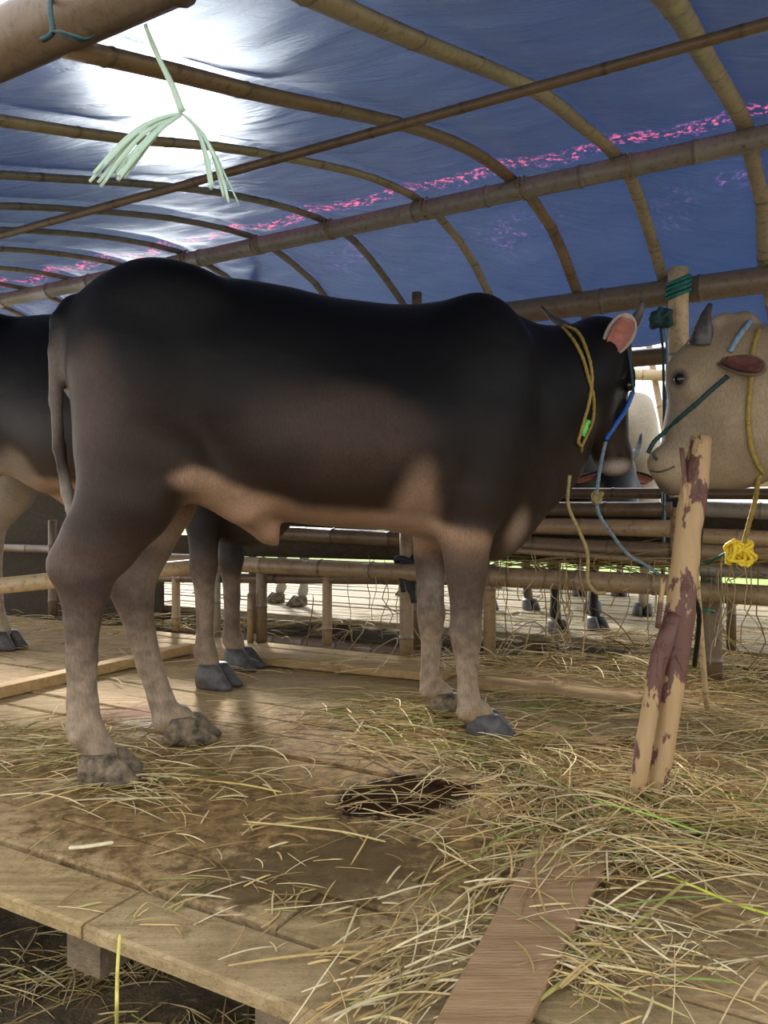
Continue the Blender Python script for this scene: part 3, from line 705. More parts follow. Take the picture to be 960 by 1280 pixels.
def bull_colors(P, leg_light=(.31, .232, .162), dark=(.0035, .0032, .004), brown=(.036, .021, .014), tan=(.38, .235, .145), blobs=(), belly=0.085, st=BULL_ST, seed=0):
    st = np.array(st); top = np.interp(P[:, 0], st[:, 0], st[:, 1]); bot = np.interp(P[:, 0], st[:, 0], st[:, 2])
    u = (P[:, 2]-bot)/(top-bot); col = np.tile(np.array(dark), (len(P), 1))
    nz = np.array([noise.fractal(Vector(p)*3.0+Vector((seed, 0, 0)), 1.0, 2.0, 3) for p in P[::1]]) if len(P) < 200000 else 0
    un = u+nz*0.10
    col = mixn(col, brown, 0.95*(1-ss(un, .02, .60)))
    z = P[:, 2]+nz*0.05
    col = mixn(col, (.085, .055, .042), (1-ss(z, .5, .72)))
    col = mixn(col, leg_light, (1-ss(z, .16, .52)))
    col = mixn(col, tan, 0.9*(1-ss(u+nz*.04, belly*.3, belly))*ss(P[:, 2], .52, .62)*ss(P[:, 0], 0.05, .15)*(1-ss(P[:, 0], .95, 1.05)))
    lowf = 1-ss(P[:, 2], .35, .65)
    n9 = np.array([noise.noise(Vector(p)*38+Vector((seed, 7, 0)))+.6*noise.noise(Vector(p)*80) for p in P])
    for b in blobs:
        (cx, cy, cz, rx, ry, rz_), c, s = b[:3]
        d = np.sqrt(((P[:, 0]-cx)/rx)**2+((P[:, 1]-cy)/ry)**2+((P[:, 2]-cz)/rz_)**2)+nz*0.25
        col = mixn(col, c, s*(1-ss(d, .35, 1.0)))
    col = col*(1+(n9*.42*lowf)[:, None]); col = mixn(col, (.30, .20, .09), .5*lowf*ss(nz, .05, .5)*(1-ss(P[:, 2], .1, .25)))
    return np.clip(col, 0, 1)

# ---- the big dark bull
FB = Frame((-0.68, 2.22), 20)
bull = empty('bull', tuple(FB.O), FB.h)
tag(bull, 'big dark brown bull with yellow rope collar standing side-on across the stall floor', 'bull')
f = Field((-.45, -.42, -.02), (1.95, .52, 1.62), 0.0105)
f.torso(BULL_ST, 0.05)
for s_ in (-1, 1):
    f.ell((.07, s_*.175, 1.315), (.09, .05, .05), .10)               # hook bones
    f.ell((.0, s_*.12, 1.12), (.17, .12, .26), .09)                # thigh
    f.ell((1.0, s_*.15, 1.12), (.17, .09, .27), .10)                 # shoulder
    f.ell((.62, s_*.12, .93), (.34, .18, .22), .10)
hn = FB.chain([(165, 470, -.13, .16), (170, 560, -.17, .155), (158, 625, -.185, .125), (126, 676, -.18, .100), (107, 712, -.17, .078), (106, 740, -.165, .062), (103, 775, -.165, .046), (102, 825, -.165, .039), (103, 880, -.165, .039), (106, 912, -.165, .046)])
hf = FB.chain([(205, 470, .12, .14), (222, 560, .15, .13), (205, 625, .14, .100), (182, 680, .14, .080), (166, 724, .13, .068), (168, 750, .13, .056), (175, 785, .13, .044), (187, 830, .13, .038), (202, 876, .13, .038), (210, 900, .13, .045)])
fn = FB.chain([(600, 540, -.13, .15), (585, 620, -.16, .115), (582, 665, -.165, .088), (583, 715, -.16, .066), (583, 765, -.16, .050), (582, 790, -.16, .052), (583, 806, -.16, .044), (584, 835, -.16, .034), (585, 866, -.16, .034), (588, 888, -.16, .042)])
ff_ = FB.chain([(560, 560, .12, .13), (545, 640, .14, .09), (538, 690, .14, .060), (538, 740, .14, .047), (539, 768, .14, .050), (539, 785, .14, .042), (539, 812, .14, .034), (537, 846, .14, .034), (540, 860, .14, .041)])
HOOF_AT = []
for c_ in (hn, hf, fn, ff_):
    x_, y_, z_, r_ = c_[-1]; c_.append((x_+.035, y_, max(.075, z_*.62), .038)); c_.append((x_+.05, y_, .06, .036)); HOOF_AT.append((x_+.056, y_))
for c_ in (hn, hf, fn, ff_): f.chain(c_, .05, .82)
# knob of the hock, dewclaws
for (px, py, lt, r) in ((78, 703, -.17, .026), (144, 724, .13, .024)): f.ell(FB.P(px, py, lt), (r, r*.8, r*1.3), .06)
for (px, py, lt) in ((95, 918, -.165), (200, 906, .13), (578, 893, -.16), (530, 866, .14)):
    for dl in (-.022, .022):
        c0 = FB.P(px, py, lt+dl); f.ell(c0, (.014, .012, .018), .02)
# flank fold from stifle to belly and sheath
f.cap(FB.P(222, 585, -.19), FB.P(300, 632, -.10), .055, .05, .09)
f.cap((.16, 0, .80), (.345, 0, .645), .045, .032, .05); f.cap((.345, 0, .645), (.37, 0, .615), .022, .014, .02)
f.chain([(*FB.P(196, 612, -.235), .030), (*FB.P(232, 596, -.225), .026), (*FB.P(268, 604, -.18), .024), (*FB.P(300, 632, -.11), .024), (*FB.P(335, 664, -.03), .024)], .035)
# brisket and armpit
f.ell((1.09, 0, .70), (.15, .09, .14), .07); f.cap((1.12, 0, .66), (1.40, .03, .86), .05, .05, .08)
# tail
tl = [FB.P(92, 385, 0)]+[FB.P(a, b, c) for a, b, c in ((76, 402, -.02), (70, 440, -.05), (70, 500, -.07), (74, 560, -.08), (84, 615, -.09), (92, 655, -.10), (97, 672, -.10))]
f.chain([(*p, r) for p, r in zip(tl, (.036, .028, .021, .018, .017, .016, .015, .012))], .015)
# hump and neck to head
f.ell((1.03, 0, 1.318), (.16, .06, .055), .08)
HB = head_frame(FB.w2l(at(757, 416, 2.80)), FB.dir((.22, .16, -.93)), FB.dir((.78, .62, .28)))
n1 = FB.w2l(at(680, 500, 2.72)); n2 = hp(HB, .05, 0, -.09)
f.cap((1.25, .0, 1.165), hp(HB, .05, 0, -.07), .15, .10, .08); f.cap((1.25, 0, 1.05), hp(HB, .12, 0, -.15), .16, .095, .10)
f.cap((1.15, 0, .90), hp(HB, .18, 0, -.20), .14, .06, .12)
add_head(f, HB, 1.03)
P, Fq = f.mesh(); P = relax(P, Fq, 2, 0.4)
muz = hp(HB, .44, 0, -.09)
bl = [((*FB.P(430, 540, -.25), .36, .3, .17), (.070, .043, .031), .75), ((*FB.P(110, 520, -.15), .12, .3, .28), (.075, .045, .032), .7),
      ((*FB.P(240, 600, -.2), .10, .25, .045), (.40, .25, .16), .8), ((*FB.P(300, 640, -.08), .12, .14, .055), (.46, .29, .19), .9), ((*FB.P(345, 662, -.0), .10, .14, .04), (.46, .27, .18), .9),
      ((*FB.P(522, 628, -.22), .11, .25, .17), (.36, .235, .155), .75), ((*FB.P(500, 655, -.1), .14, .25, .05), (.46, .31, .21), .9), ((*FB.P(550, 600, -.22), .07, .2, .12), (.04, .03, .025), .6), ((*FB.P(628, 655, -.03), .085, .2, .13), (.42, .31, .22), .9),
      ((*FB.P(580, 690, -.16), .12, .085, .14), (.09, .065, .052), .85), ((*FB.P(583, 700, -.16), .05, .09, .20), (.10, .07, .058), .6),
      ((*FB.P(140, 640, -.17), .16, .12, .16), (.070, .043, .032), .9), ((*FB.P(120, 690, -.17), .16, .12, .12), (.15, .10, .078), .6), ((*FB.P(118, 735, -.22), .06, .06, .045), (.06, .045, .04), .7),
      ((*FB.P(205, 650, .1), .16, .16, .12), (.30, .21, .15), .8), ((*FB.P(180, 720, .13), .12, .12, .12), (.25, .18, .14), .7),
      ((*FB.P(538, 725, .14), .06, .08, .16), (.30, .25, .21), .8), ((*FB.P(545, 850, .14), .05, .08, .05), (.22, .13, .08), .6),
      ((*FB.P(70, 500, -.07), .05, .045, .26), (.13, .10, .08), .95), ((*FB.P(88, 635, -.09), .06, .045, .16), (.30, .25, .20), .95),
      ((*FB.w2l(at(768, 585, 2.80)), .10, .12, .045), (.46, .40, .36), .95), ((*hp(HB, .50, 0, -.01, 1.1), .06, .07, .06), (.03, .02, .018), .95), ((*hp(HB, .44, -.06, -.06, 1.1), .03, .03, .03), (.12, .07, .05), .8)]
cols = bull_colors(P, blobs=bl)
body = meshobj('body', P, Fq, M['coat'], bull, True, cols)
Mw = bull.matrix_basis; bvh_v = [Mw @ Vector(p) for p in P]; BVH = BVHTree.FromPolygons(bvh_v, Fq.tolist())
for (x_, y_), an, m_ in zip(HOOF_AT, (-.35, -.25, -.35, -.25), (M['hoof_pale'], M['hoof_pale'], M['hoof'], M['hoof_pale'])):
    hoof(x_, y_, an, m_, bull, 1.12, .072)
P_ = [Vector(FB.w2l(at(*q))) for q in smooth_path([(712, 412, 2.84), (700, 404, 2.86), (688, 396, 2.88), (677, 383, 2.90)], 12)]
V_, F_, K = tube(P_, [.021*(1-.8*(i/12)) for i in range(13)], 12); meshobj('horn', V_, F_, M['horn'], bull)
for sd in (1, -1):
    if sd < 0: cyl_horn(HB, sd, [(.01, .06, -.01), (-.03, .17, -.01), (-.05, .26, .0), (-.09, .33, .01)] if sd > 0 else [(.02, .06, -.01), (-.005, .115, -.01), (-.04, .15, -.005), (-.08, .165, .0)], .033, M['horn'], bull)
    ball('eye', hp(HB, .178, sd*.092, -.058, 1.10), .022, M['eye'], bull)
b_ = FB.w2l(at(757, 448, 2.68)); t_ = FB.w2l(at(786, 391, 2.60)); ear(HB, b_, t_, FB.dir((.12, -.98, .1)), .050, M['coat'], M['ear_pink'], bull, (.50, .40, .34), .32)
ear(HB, hp(HB, .05, .09, -.05), hp(HB, .06, .24, -.08), HB[1][0], .04, M['coat'], M['ear_pink'], bull)

def cast(px, py, off=0.008, bvh=BVH):
    d = Vector(((px-480)/960, 1, (640-py)/960)); o = Vector((0, 0, CAMZ)); h = bvh.ray_cast(o, d.normalized())
    if h[0] is None: return None
    return h[0]-d.normalized()*off
def drape(pix, off=0.008, bvh=BVH, default=2.75):
    out = []; last = default
    for (px, py) in pix:
        h = cast(px, py, off, bvh)
        if h is None: h = at(px, py, last)
        last = h.y; out.append(h)
    return out
# rope collar, two turns
lp1 = [(703, 409), (716, 424), (728, 446), (735, 470), (742, 498), (741, 525), (733, 545), (727, 558)]
lp2 = [(705, 407), (722, 415), (734, 440), (740, 470), (737, 500), (729, 530), (723, 552), (727, 560)]
for pth, lab in ((lp1, 'yellow rope turn around the dark bull\'s neck, outer one'), (lp2, 'yellow rope turn around the dark bull\'s neck, inner one crossing it')):
    P3 = drape(pth, .007); back = [P3[-1]+Vector((.02, .16, -.04)), Vector((.78, 3.02, 1.05)), P3[0]+Vector((.02, .17, -.01))]
    tag(rope('neck_rope', P3+back+[P3[0]], .0062, M['rope_yellow'], n=90), lab, 'rope')
g = drape([(735, 525), (728, 545)], .016); tag(rope('tape_wrap', g, .010, M['tag_green'], n=6), 'lime green tape wrapped on the yellow neck rope', 'tape')
# hanging rope end
e_ = drape([(714, 590)], .02)[0]; Yh = 2.55
tag(rope('hanging_rope', [at(712, 594, Yh), at(710, 630, Yh), at(722, 660, Yh), at(734, 690, Yh), at(735, 725, Yh), at(744, 740, Yh), at(757, 741, Yh)], .0062, M['rope_tan'], n=50), 'olive rope hanging down from the dark bull\'s neck past the rails', 'rope')
hl = drape([(783, 428), (788, 455), (792, 490)], .007); tag(rope('halter', hl, .005, M['rope_darkgreen']), 'dark cord running down from behind the bull\'s pale ear', 'halter')
hb = drape([(791, 490), (783, 510), (770, 530), (757, 550)], .010); tag(rope('halter_strap', hb, .0085, M['rope_blue']), 'bright blue rope halter under the dark bull\'s jaw', 'halter')
tag(rope('lead_rope', [at(757, 552, 2.70), at(752, 575, 2.72), at(748, 600, 2.75), at(746, 625, 2.78), at(750, 645, 2.8), at(765, 668, 2.9), at(785, 693, 3.0), at(808, 707, 3.05), at(824, 718, 3.1)], .0065, M['rope_greyblue'], n=70), 'grey-blue lead rope drooping from the halter to the post', 'rope')
kn = [Vector(at(746+6*math.cos(t*2.1), 622+7*math.sin(t*1.7), 2.77))+Vector((0, .015*math.sin(t*3), 0)) for t in range(12)]
tag(rope('rope_knot', kn, .007, M['rope_tan'], n=60), 'small tan knot on the grey-blue lead rope', 'knot')

# ---- generic standing cow (for those seen partly)
def std_chain(sx, s, hind):
    if hind: L = [(-.02, .13, 1.0, .16), (.05, .17, .84, .135), (-.01, .17, .70, .10), (-.12, .155, .56, .072), (-.115, .15, .46, .052), (-.10, .15, .30, .036), (-.085, .15, .15, .036), (-.075, .15, .115, .043), (-.045, .15, .075, .038)]
    else: L = [(1.0, .14, 1.0, .15), (.97, .16, .74, .095), (.98, .15, .58, .066), (.985, .15, .47, .050), (.985, .15, .42, .052), (.985, .15, .38, .042), (.99, .15, .28, .034), (.99, .15, .15, .034), (.992, .15, .115, .042), (1.01, .15, .075, .038)]
    return [(x+sx, y*s, z, r) for x, y, z, r in L]
def std_cow(h, H, legs=((0, 0), (0, 0)), sheath=True, hs=1.0, dewlap=False):
    f = Field((-.45, -.42, -.02), (2.15, .52, 1.65), h)
    f.torso(BULL_ST[:-4], 0.05)
    for s_ in (-1, 1):
        f.ell((.07, s_*.17, 1.335), (.08, .05, .05), .08); f.ell((-.04, s_*.12, 1.10), (.19, .12, .27), .09); f.ell((1.0, s_*.15, 1.12), (.17, .09, .27), .10)
        f.ell((.62, s_*.12, .93), (.34, .18, .22), .10)
    for i, s_ in enumerate((-1, 1)):
        f.chain(std_chain(legs[0][i], s_, True), .05, .82); f.chain(std_chain(legs[1][i], s_, False), .05, .82)
        f.cap((.10, s_*.17, .86), (.28, s_*.08, .74), .05, .045, .09)
    if sheath: f.cap((.16, 0, .80), (.345, 0, .645), .045, .032, .05)
    f.ell((1.09, 0, .70), (.15, .09, .14), .07)
    f.chain([(-.22, 0, 1.28, .034), (-.29, 0, 1.15, .022), (-.295, 0, .8, .016), (-.28, 0, .55, .022), (-.28, 0, .42, .014)], .03)
    f.ell((1.03, 0, 1.36), (.16, .06, .065), .08)
    f.cap((1.22, 0, 1.24), hp(H, .02, 0, -.06, hs), .135, .09, .10); f.cap((1.2, 0, 1.05), hp(H, .10, 0, -.14, hs), .16, .085, .10); f.cap((1.12, 0, .9), hp(H, .16, 0, -.18, hs), .13, .05, .10)
    if dewlap: f.ell((1.15, 0, .64), (.20, .10, .16), .08)
    add_head(f, H, hs, h < 0.014)
    P, Fq = f.mesh(); return relax(P, Fq, 2, 0.4), Fq
def finish_cow(name, root, P, Fq, cols, H, legs, hoof_m, hs=1.0, horns=True, earcol=(.03, .025, .025), horn_m=None, ears=True):
    body = meshobj('body', P, Fq, M['coat'], root, True, cols)
    for i, s_ in enumerate((-1, 1)):
        hoof(-.03+legs[0][i], .15*s_, 0, hoof_m, root, 1.0, .08); hoof(1.03+legs[1][i], .15*s_, 0, hoof_m, root, 1.0, .08)
    for sd in (1, -1):
        if horns: cyl_horn(H, sd, [(.0, .07, .0), (-.03, .12, .01), (-.08, .15, .03), (-.13, .16, .06)], .030, horn_m or M['horn'], root, hs)
        ball('eye', hp(H, .178, sd*.088, -.058, hs), .022, M['eye'], root)
        if ears: ear(H, hp(H, .05, sd*.085, -.06, hs), hp(H, .07, sd*.24, -.10, hs), H[1][0], .042, M['coat'], M['ear_pink'], root, earcol)
    return body
# left dark cow behind
HL = head_frame((1.62, .05, 1.02), (.85, .0, -.50), (.50, 0, .85))
lg = ((-.05, -.14), (.08, .0))
P, Fq = std_cow(0.014, HL, lg, dewlap=True)
FL = Frame((-1.837, 3.75), -21)
lc = empty('cow', tuple(FL.O), FL.h); lc.scale = (1.17, 1.17, 1.17)
tag(lc, 'blackish cow with pale hind legs at the far left, partly hidden behind the big bull', 'cow')
blo = [((.98, 0, .55, .3, .5, .28), (.012, .010, .010), .95), ((-.08, 0, .45, .42, .5, .68), (.42, .35, .27), .95), ((1.0, 0, .2, .2, .4, .2), (.10, .06, .045), .8), ((.22, -.1, .78, .18, .25, .12), (.26, .20, .15), .9), ((.05, -.2, .75, .12, .2, .14), (.30, .27, .22), .8)]
finish_cow('cow', lc, P, Fq, bull_colors(P, blobs=blo, seed=3), HL, lg, M['hoof'])
# pale cow at right, only its head and neck in view
FW = Frame((2.66, 2.02), 151)
wc = empty('cow', tuple(FW.O), FW.h)
tag(wc, 'cream white cow at the right edge facing left, dark eye, rope on its face', 'cow')
HW = head_frame(FW.w2l(at(884, 421, 2.72)), FW.dir((-.37, .12, -.93)), FW.dir((-.84, .48, .36)))
f = Field((-.45, -.45, -.02), (2.1, .75, 1.65), 0.0105)
f.torso(BULL_ST[:-4], .05)
for i, s_ in enumerate((-1, 1)):
    f.ell((-.04, s_*.12, 1.10), (.19, .12, .27), .09); f.ell((1.0, s_*.13, 1.08), (.15, .09, .25), .10)
    f.chain(std_chain(0, s_, True), .05, .82); f.chain(std_chain(-.06, s_, False), .05, .82)
f.chain([(-.22, 0, 1.28, .034), (-.29, 0, 1.15, .022), (-.295, 0, .8, .016), (-.28, 0, .55, .022)], .03)
f.cap((1.1, 0, 1.22), hp(HW, .04, 0, -.10, 1.05), .15, .10, .10); f.cap((1.1, 0, 1.0), hp(HW, .14, 0, -.20, 1.05), .18, .10, .10); f.cap((1.1, 0, .86), hp(HW, .26, 0, -.19, 1.05), .17, .05, .12)
add_head(f, HW, 1.12); f.ell(FW.w2l(at(895, 530, 2.72)), (.15, .11, .17), .10); f.ell(FW.w2l(at(853, 468, 2.70)), (.055, .06, .075), .07); f.ell(FW.w2l(at(829, 578, 2.70)), (.055, .05, .055), .05); f.ell(FW.w2l(at(925, 560, 2.68)), (.14, .10, .14), .10)
[f.ell(FW.w2l(at(a_, b_, 2.66)), (r_*1.3, r_, r_), .015) for a_, b_, r_ in ((905, 402, .032), (928, 401, .034), (912, 412, .04), (893, 408, .03), (940, 406, .024))]
P, Fq = f.mesh(); P = relax(P, Fq, 2, .4)
Mw = wc.matrix_basis.copy(); Mw = Matrix.Translation(Vector(wc.location)) @ Matrix.Rotation(FW.h, 4, 'Z'); BW = BVHTree.FromPolygons([Mw @ Vector(p) for p in P], Fq.tolist())
EYE = FW.w2l(cast(850, 474, -.010, BW))
nz = np.array([noise.fractal(Vector(p)*3.5, 1.0, 2.0, 3) for p in P])
cw = np.tile(np.array((.37, .285, .185)), (len(P), 1)); cw = mixn(cw, (.20, .145, .09), ss(nz, -.3, .5)*.6)
for (c, r, cc, s_) in ((hp(HW, .53, 0, -.08), .085, (.10, .085, .075), .85), (EYE, .042, (.02, .016, .014), .95), (hp(HW, .0, .05, .0), .09, (.66, .55, .44), .8), (hp(HW, .30, 0, .02), .20, (.33, .27, .22), .5), (hp(HW, .0, .11, .0), .05, (.20, .16, .13), .7)):
    d = np.linalg.norm(P-c, axis=1)/r+nz*.15; cw = mixn(cw, cc, s_*(1-ss(d, .45, 1)))
wb = meshobj('body', P, Fq, M['coat'], wc, True, cw); Mw = wc.matrix_basis; BW = BVHTree.FromPolygons([Mw @ Vector(p) for p in P], Fq.tolist())
for s_ in (-1, 1): hoof(-.03, .15*s_, 0, M['hoof'], wc); hoof(.97, .15*s_, 0, M['hoof'], wc)
for sd in (1, -1):
    cyl_horn(HW, sd, [(.05, .09, -.01), (.01, .105, .0), (-.03, .11, .01), (-.085, .10, .015)], .044, M['horn'], wc)
    pass
ball('eye', EYE, .021, M['eye'], wc); ball('eye', hp(HW, .178, -.091, -.062, 1.12), .024, M['eye'], wc)
b_ = cast(899, 452, .0, BW) or at(899, 452, 2.62); b_ = FW.w2l(b_); t_ = FW.w2l(at(956, 468, 2.48))
ear(HW, b_, t_, FW.dir((-.1, -.85, .45)), .046, M['coat'], M['ear_dark'], wc, (.17, .115, .08), .30)
ear(HW, hp(HW, .05, -.10, -.06), hp(HW, .06, -.26, -.08), HW[1][0], .04, M['coat'], M['ear_pink'], wc, (.5, .42, .33))
for pts_, r_, nm in (([(813, 588), (822, 590), (832, 588), (843, 583)], .0035, 'mouth_line'), ([(817, 568), (819, 572), (822, 575)], .006, 'nostril')):
    D_ = drape(pts_, .0, BW); V_, F_, K = tube([Mw.inverted() @ q for q in smooth_path(D_, 10)], r_, 8); meshobj(nm, V_, F_, M['hoof'], wc)
nb = drape([(910, 470), (890, 487), (870, 505), (850, 522), (832, 539), (818, 552), (810, 566)], .006, BW)
tag(rope('nose_strap', nb, .008, M['rope_darkgreen']), 'dark green strap slanting across the cream cow\'s face to its nose', 'halter')
nk = drape([(948, 412), (941, 440), (938, 480), (935, 520), (938, 555), (946, 578), (955, 592)], .006, BW, 2.6)
tag(rope('neck_rope', nk, .0085, M['rope_yellow']), 'olive yellow rope running down the cream cow\'s neck', 'rope')
nk = drape([(938, 402), (924, 420), (912, 440)], .006, BW, 2.6)
tag(rope('halter_strap', nk, .010, M['rope_greyblue']), 'grey-blue strap behind the cream cow\'s poll', 'halter')
tag(rope('lead_rope', [at(956, 588, 2.6), at(948, 600, 2.6), at(944, 625, 2.65), at(936, 655, 2.7), at(929, 682, 2.74)], .0085, M['rope_yellow']), 'yellow lead rope hanging from the cream cow to the yellow knot', 'rope')
kn = []
for k in range(46):
    t = k*0.9; kn.append(at(925+15*math.cos(t)+3*math.sin(t*2.7), 691+13*math.sin(t*1.37+1)+3*math.cos(t*3.1), 2.74)+Vector((0, .02*math.sin(t*2.1), 0)))
tag(rope('rope_bundle', kn, .0065, M['rope_bright'], n=260), 'bright yellow bundled knot of rope hanging at the right rail', 'rope')
tag(rope('green_rope', [at(912, 688, 2.76), at(900, 695, 2.9), at(882, 705, 3.1)], .005, M['rope_green']), 'green cord from the yellow knot to the fence post', 'cord')
# cattle on the far platform: one geometry, different coats
HG = head_frame((1.56, 0, 1.18), (.72, 0, -.70), (.70, 0, .72)); lg0 = ((-.03, .03), (.05, -.03))
PG, FG = std_cow(0.021, HG, lg0)
HD = head_frame((1.50, 0, 1.02), (.55, 0, -.83), (.83, 0, .55))
PD, FD = std_cow(0.021, HD, lg0)
def far_cow(label, O, deg, sc_, Pm, Fm, H, cols, hm, ec=(.03, .025, .025)):
    r = empty('cow', (O[0], O[1], 0.002), math.radians(deg)); r.scale = (sc_,)*3; tag(r, label, 'cow')
    finish_cow('cow', r, Pm, Fm, cols, H, lg0, hm, earcol=ec)
blk = bull_colors(PD, (.012, .011, .012), (.006, .006, .008), (.01, .009, .01), (.02, .018, .018), [((1.75, 0, .75, .28, .3, .35), (.10, .12, .15), .95)], seed=5)
far_cow('black cow on the far platform facing the trough, its black forelegs under the rail', (0.92, 5.55), -77, 0.98, PD, FD, HD, blk, M['hoof'])
tanc = np.tile(np.array((.36, .30, .22)), (len(PG), 1))
far_cow('tan cow behind the black cow, its flank showing right of the bull\'s muzzle', (1.62, 5.35), 80, 1.10, PG, FG, HG, tanc, M['hoof'], (.3, .25, .2))
palec = mixn(np.tile(np.array((.30, .26, .22)), (len(PG), 1)), (.42, .37, .30), 1-ss(PG[:, 2], .3, .7))
far_cow('grey cow on the far platform whose pale forelegs show under the bull\'s belly', (0.20, 6.35), 205, 1.0, PG, FG, HG, palec, M['hoof_pale'], (.3, .25, .2))
far_cow('pale cow at the back of the far platform near the grass', (1.35, 8.25), -98, 1.0, PG, FG, HG, palec.copy(), M['hoof_pale'], (.3, .25, .2))

# ------------------------------------------------------------------ branch leaning in the foreground
def to_base(pts, b): return [Vector(p)-Vector(b) for p in pts]
base = fl(806, 1008); br = empty('leaning_branch', tuple(base)); tag(br, 'half-peeled leaning branch standing in the straw in front of the cream cow', 'branch')
Yb, Yt = base.y, base.y+0.12
spine = [(818, 1010, 1.87), (825, 960, 1.88), (834, 900, 1.89), (842, 840, 1.90), (848, 780, 1.91), (854, 720, 1.93), (861, 660, 1.95), (870, 600, 1.97), (877, 548, 1.99)]
rad = [.021, .024, .027, .033, .037, .034, .034, .033, .030]
pp = smooth_path([at(*q) for q in spine], 40); rr = [float(np.interp(i/40*8, range(9), rad))*(1+.05*noise.noise(Vector((i*.7, 0, 0)))) for i in range(41)]
V_, F_, K = tube(to_base(pp, base), rr, 16)
V_ = [v_+Vector((noise.noise(v_*14)*.006, noise.noise(v_*14+Vector((5, 0, 0)))*.006, 0)) for v_ in V_]
meshobj('trunk', V_, F_, M['branch'], br)
pp = smooth_path([at(*q) for q in ((795, 1008, 1.85), (802, 950, 1.85), (812, 890, 1.86), (821, 835, 1.87), (832, 800, 1.88), (842, 770, 1.90))], 24)
V_, F_, K = tube(to_base(pp, base), [.019, .019, .019, .019]+[.021]*12+[.022]*9, 12); meshobj('prong', V_, F_, M['branch'], br)
for pts, r in (([(829, 722, 1.87), (826, 750, 1.87), (822, 785, 1.87)], .011), ([(852, 560, 1.96), (856, 600, 1.95), (858, 640, 1.94)], .009)):
    V_, F_, K = tube(to_base(smooth_path([at(*q) for q in pts], 8), base), r, 6, flat=.5); meshobj('splinter', V_, F_, M['branch'], br)
tag(bamboo('thin_stick', fl(884, 892), at(868, 690, 2.35), .010, M['bamboo_pale'], node=.5, sides=7), 'thin bent dry stick leaning behind the peeled branch', 'stick')
tag(rope('dry_stem', [at(868, 832, 2.2), at(874, 770, 2.1), at(866, 735, 2.05), at(873, 690, 2.02), at(877, 650, 2.0)], .007, M['bamboo_pale']), 'curved peeled bark strip hanging on the right of the leaning branch', 'bark strip')

# ------------------------------------------------------------------ ropes on the posts
pc = onv(848, 380, 3.60)
turns = [Vector((pc.x+.048*math.cos(t), pc.y+.048*math.sin(t), pc.z+.03+.0032*t+.018*math.cos(t-.4))) for t in [i*.5 for i in range(50)]]
turns[0] = turns[0]
tag(rope('rope_wrap', turns, .009, M['rope_green'], n=240), 'green rope wound several times around the tall bamboo post', 'rope')
kc = at(826, 398, 3.36); kn = [kc+Vector((.035*math.cos(k*1.9), .03*math.sin(k*1.3), .035*math.sin(k*2.3))) for k in range(22)]
tag(rope('rope_knot', kn, .013, M['rope_darkgreen'], n=130), 'thick dark green knot at the left side of the tall bamboo post', 'knot')
for i, (dx, lab) in enumerate(((0, 'dark cord falling from the green knot beside the post'), (5, 'blue-grey cord hanging down the left side of the tall post'))):
    tag(rope('hanging_rope', [at(826+dx, 410, 3.33), at(829+dx, 450, 3.33), at(830, 560, 3.33), at(829+dx*.3, 640, 3.30), at(828+dx*.3, 718, 3.22)], .006, M['rope_darkgreen' if i == 0 else 'rope_greyblue']), lab, 'cord')
wr = onv(843, 634, 3.60)
tag(rope('dark_wrap', [Vector((wr.x+.05*math.cos(t), wr.y+.05*math.sin(t), wr.z+.002*t)) for t in [i*.5 for i in range(45)]], .009, M['cloth_black'], n=180), 'black strip wrapped around the post at trough height', 'wrap')
gr = [onv(873, 725, 3.32)+Vector((.045*math.cos(t*.6), -.03+.045*math.sin(t*.6), -.006*t)) for t in range(22)]
tag(rope('rope_wrap', gr, .006, M['rope_green'], n=160), 'green cord tied round the main rail behind the leaning branch', 'rope')
# cloth tied to the fence post
cl = onv(508, 700, 3.30); parts = []
parts.append(tube(smooth_path([cl+Vector((.048*math.cos(t), .04*math.sin(t), .01*math.sin(2*t))) for t in [i*.7 for i in range(10)]], 40), .016, 8))
parts.append(tube(smooth_path([cl+Vector((-.01, -.045, 0)), cl+Vector((.0, -.06, -.06)), cl+Vector((.02, -.055, -.13)), cl+Vector((.035, -.06, -.20))], 14), [.018]*5+[.024]*6+[.016]*4, 8, .4))
parts.append(tube(smooth_path([cl+Vector((-.02, -.045, 0)), cl+Vector((-.03, -.06, -.07)), cl+Vector((-.015, -.055, -.15))], 10), .014, 8, .4))
V_, F_, K = multi(parts); tag(meshobj('tied_cloth', V_, F_, M['cloth_black']), 'black cloth strip knotted around the fence post left of the forelegs', 'cloth')
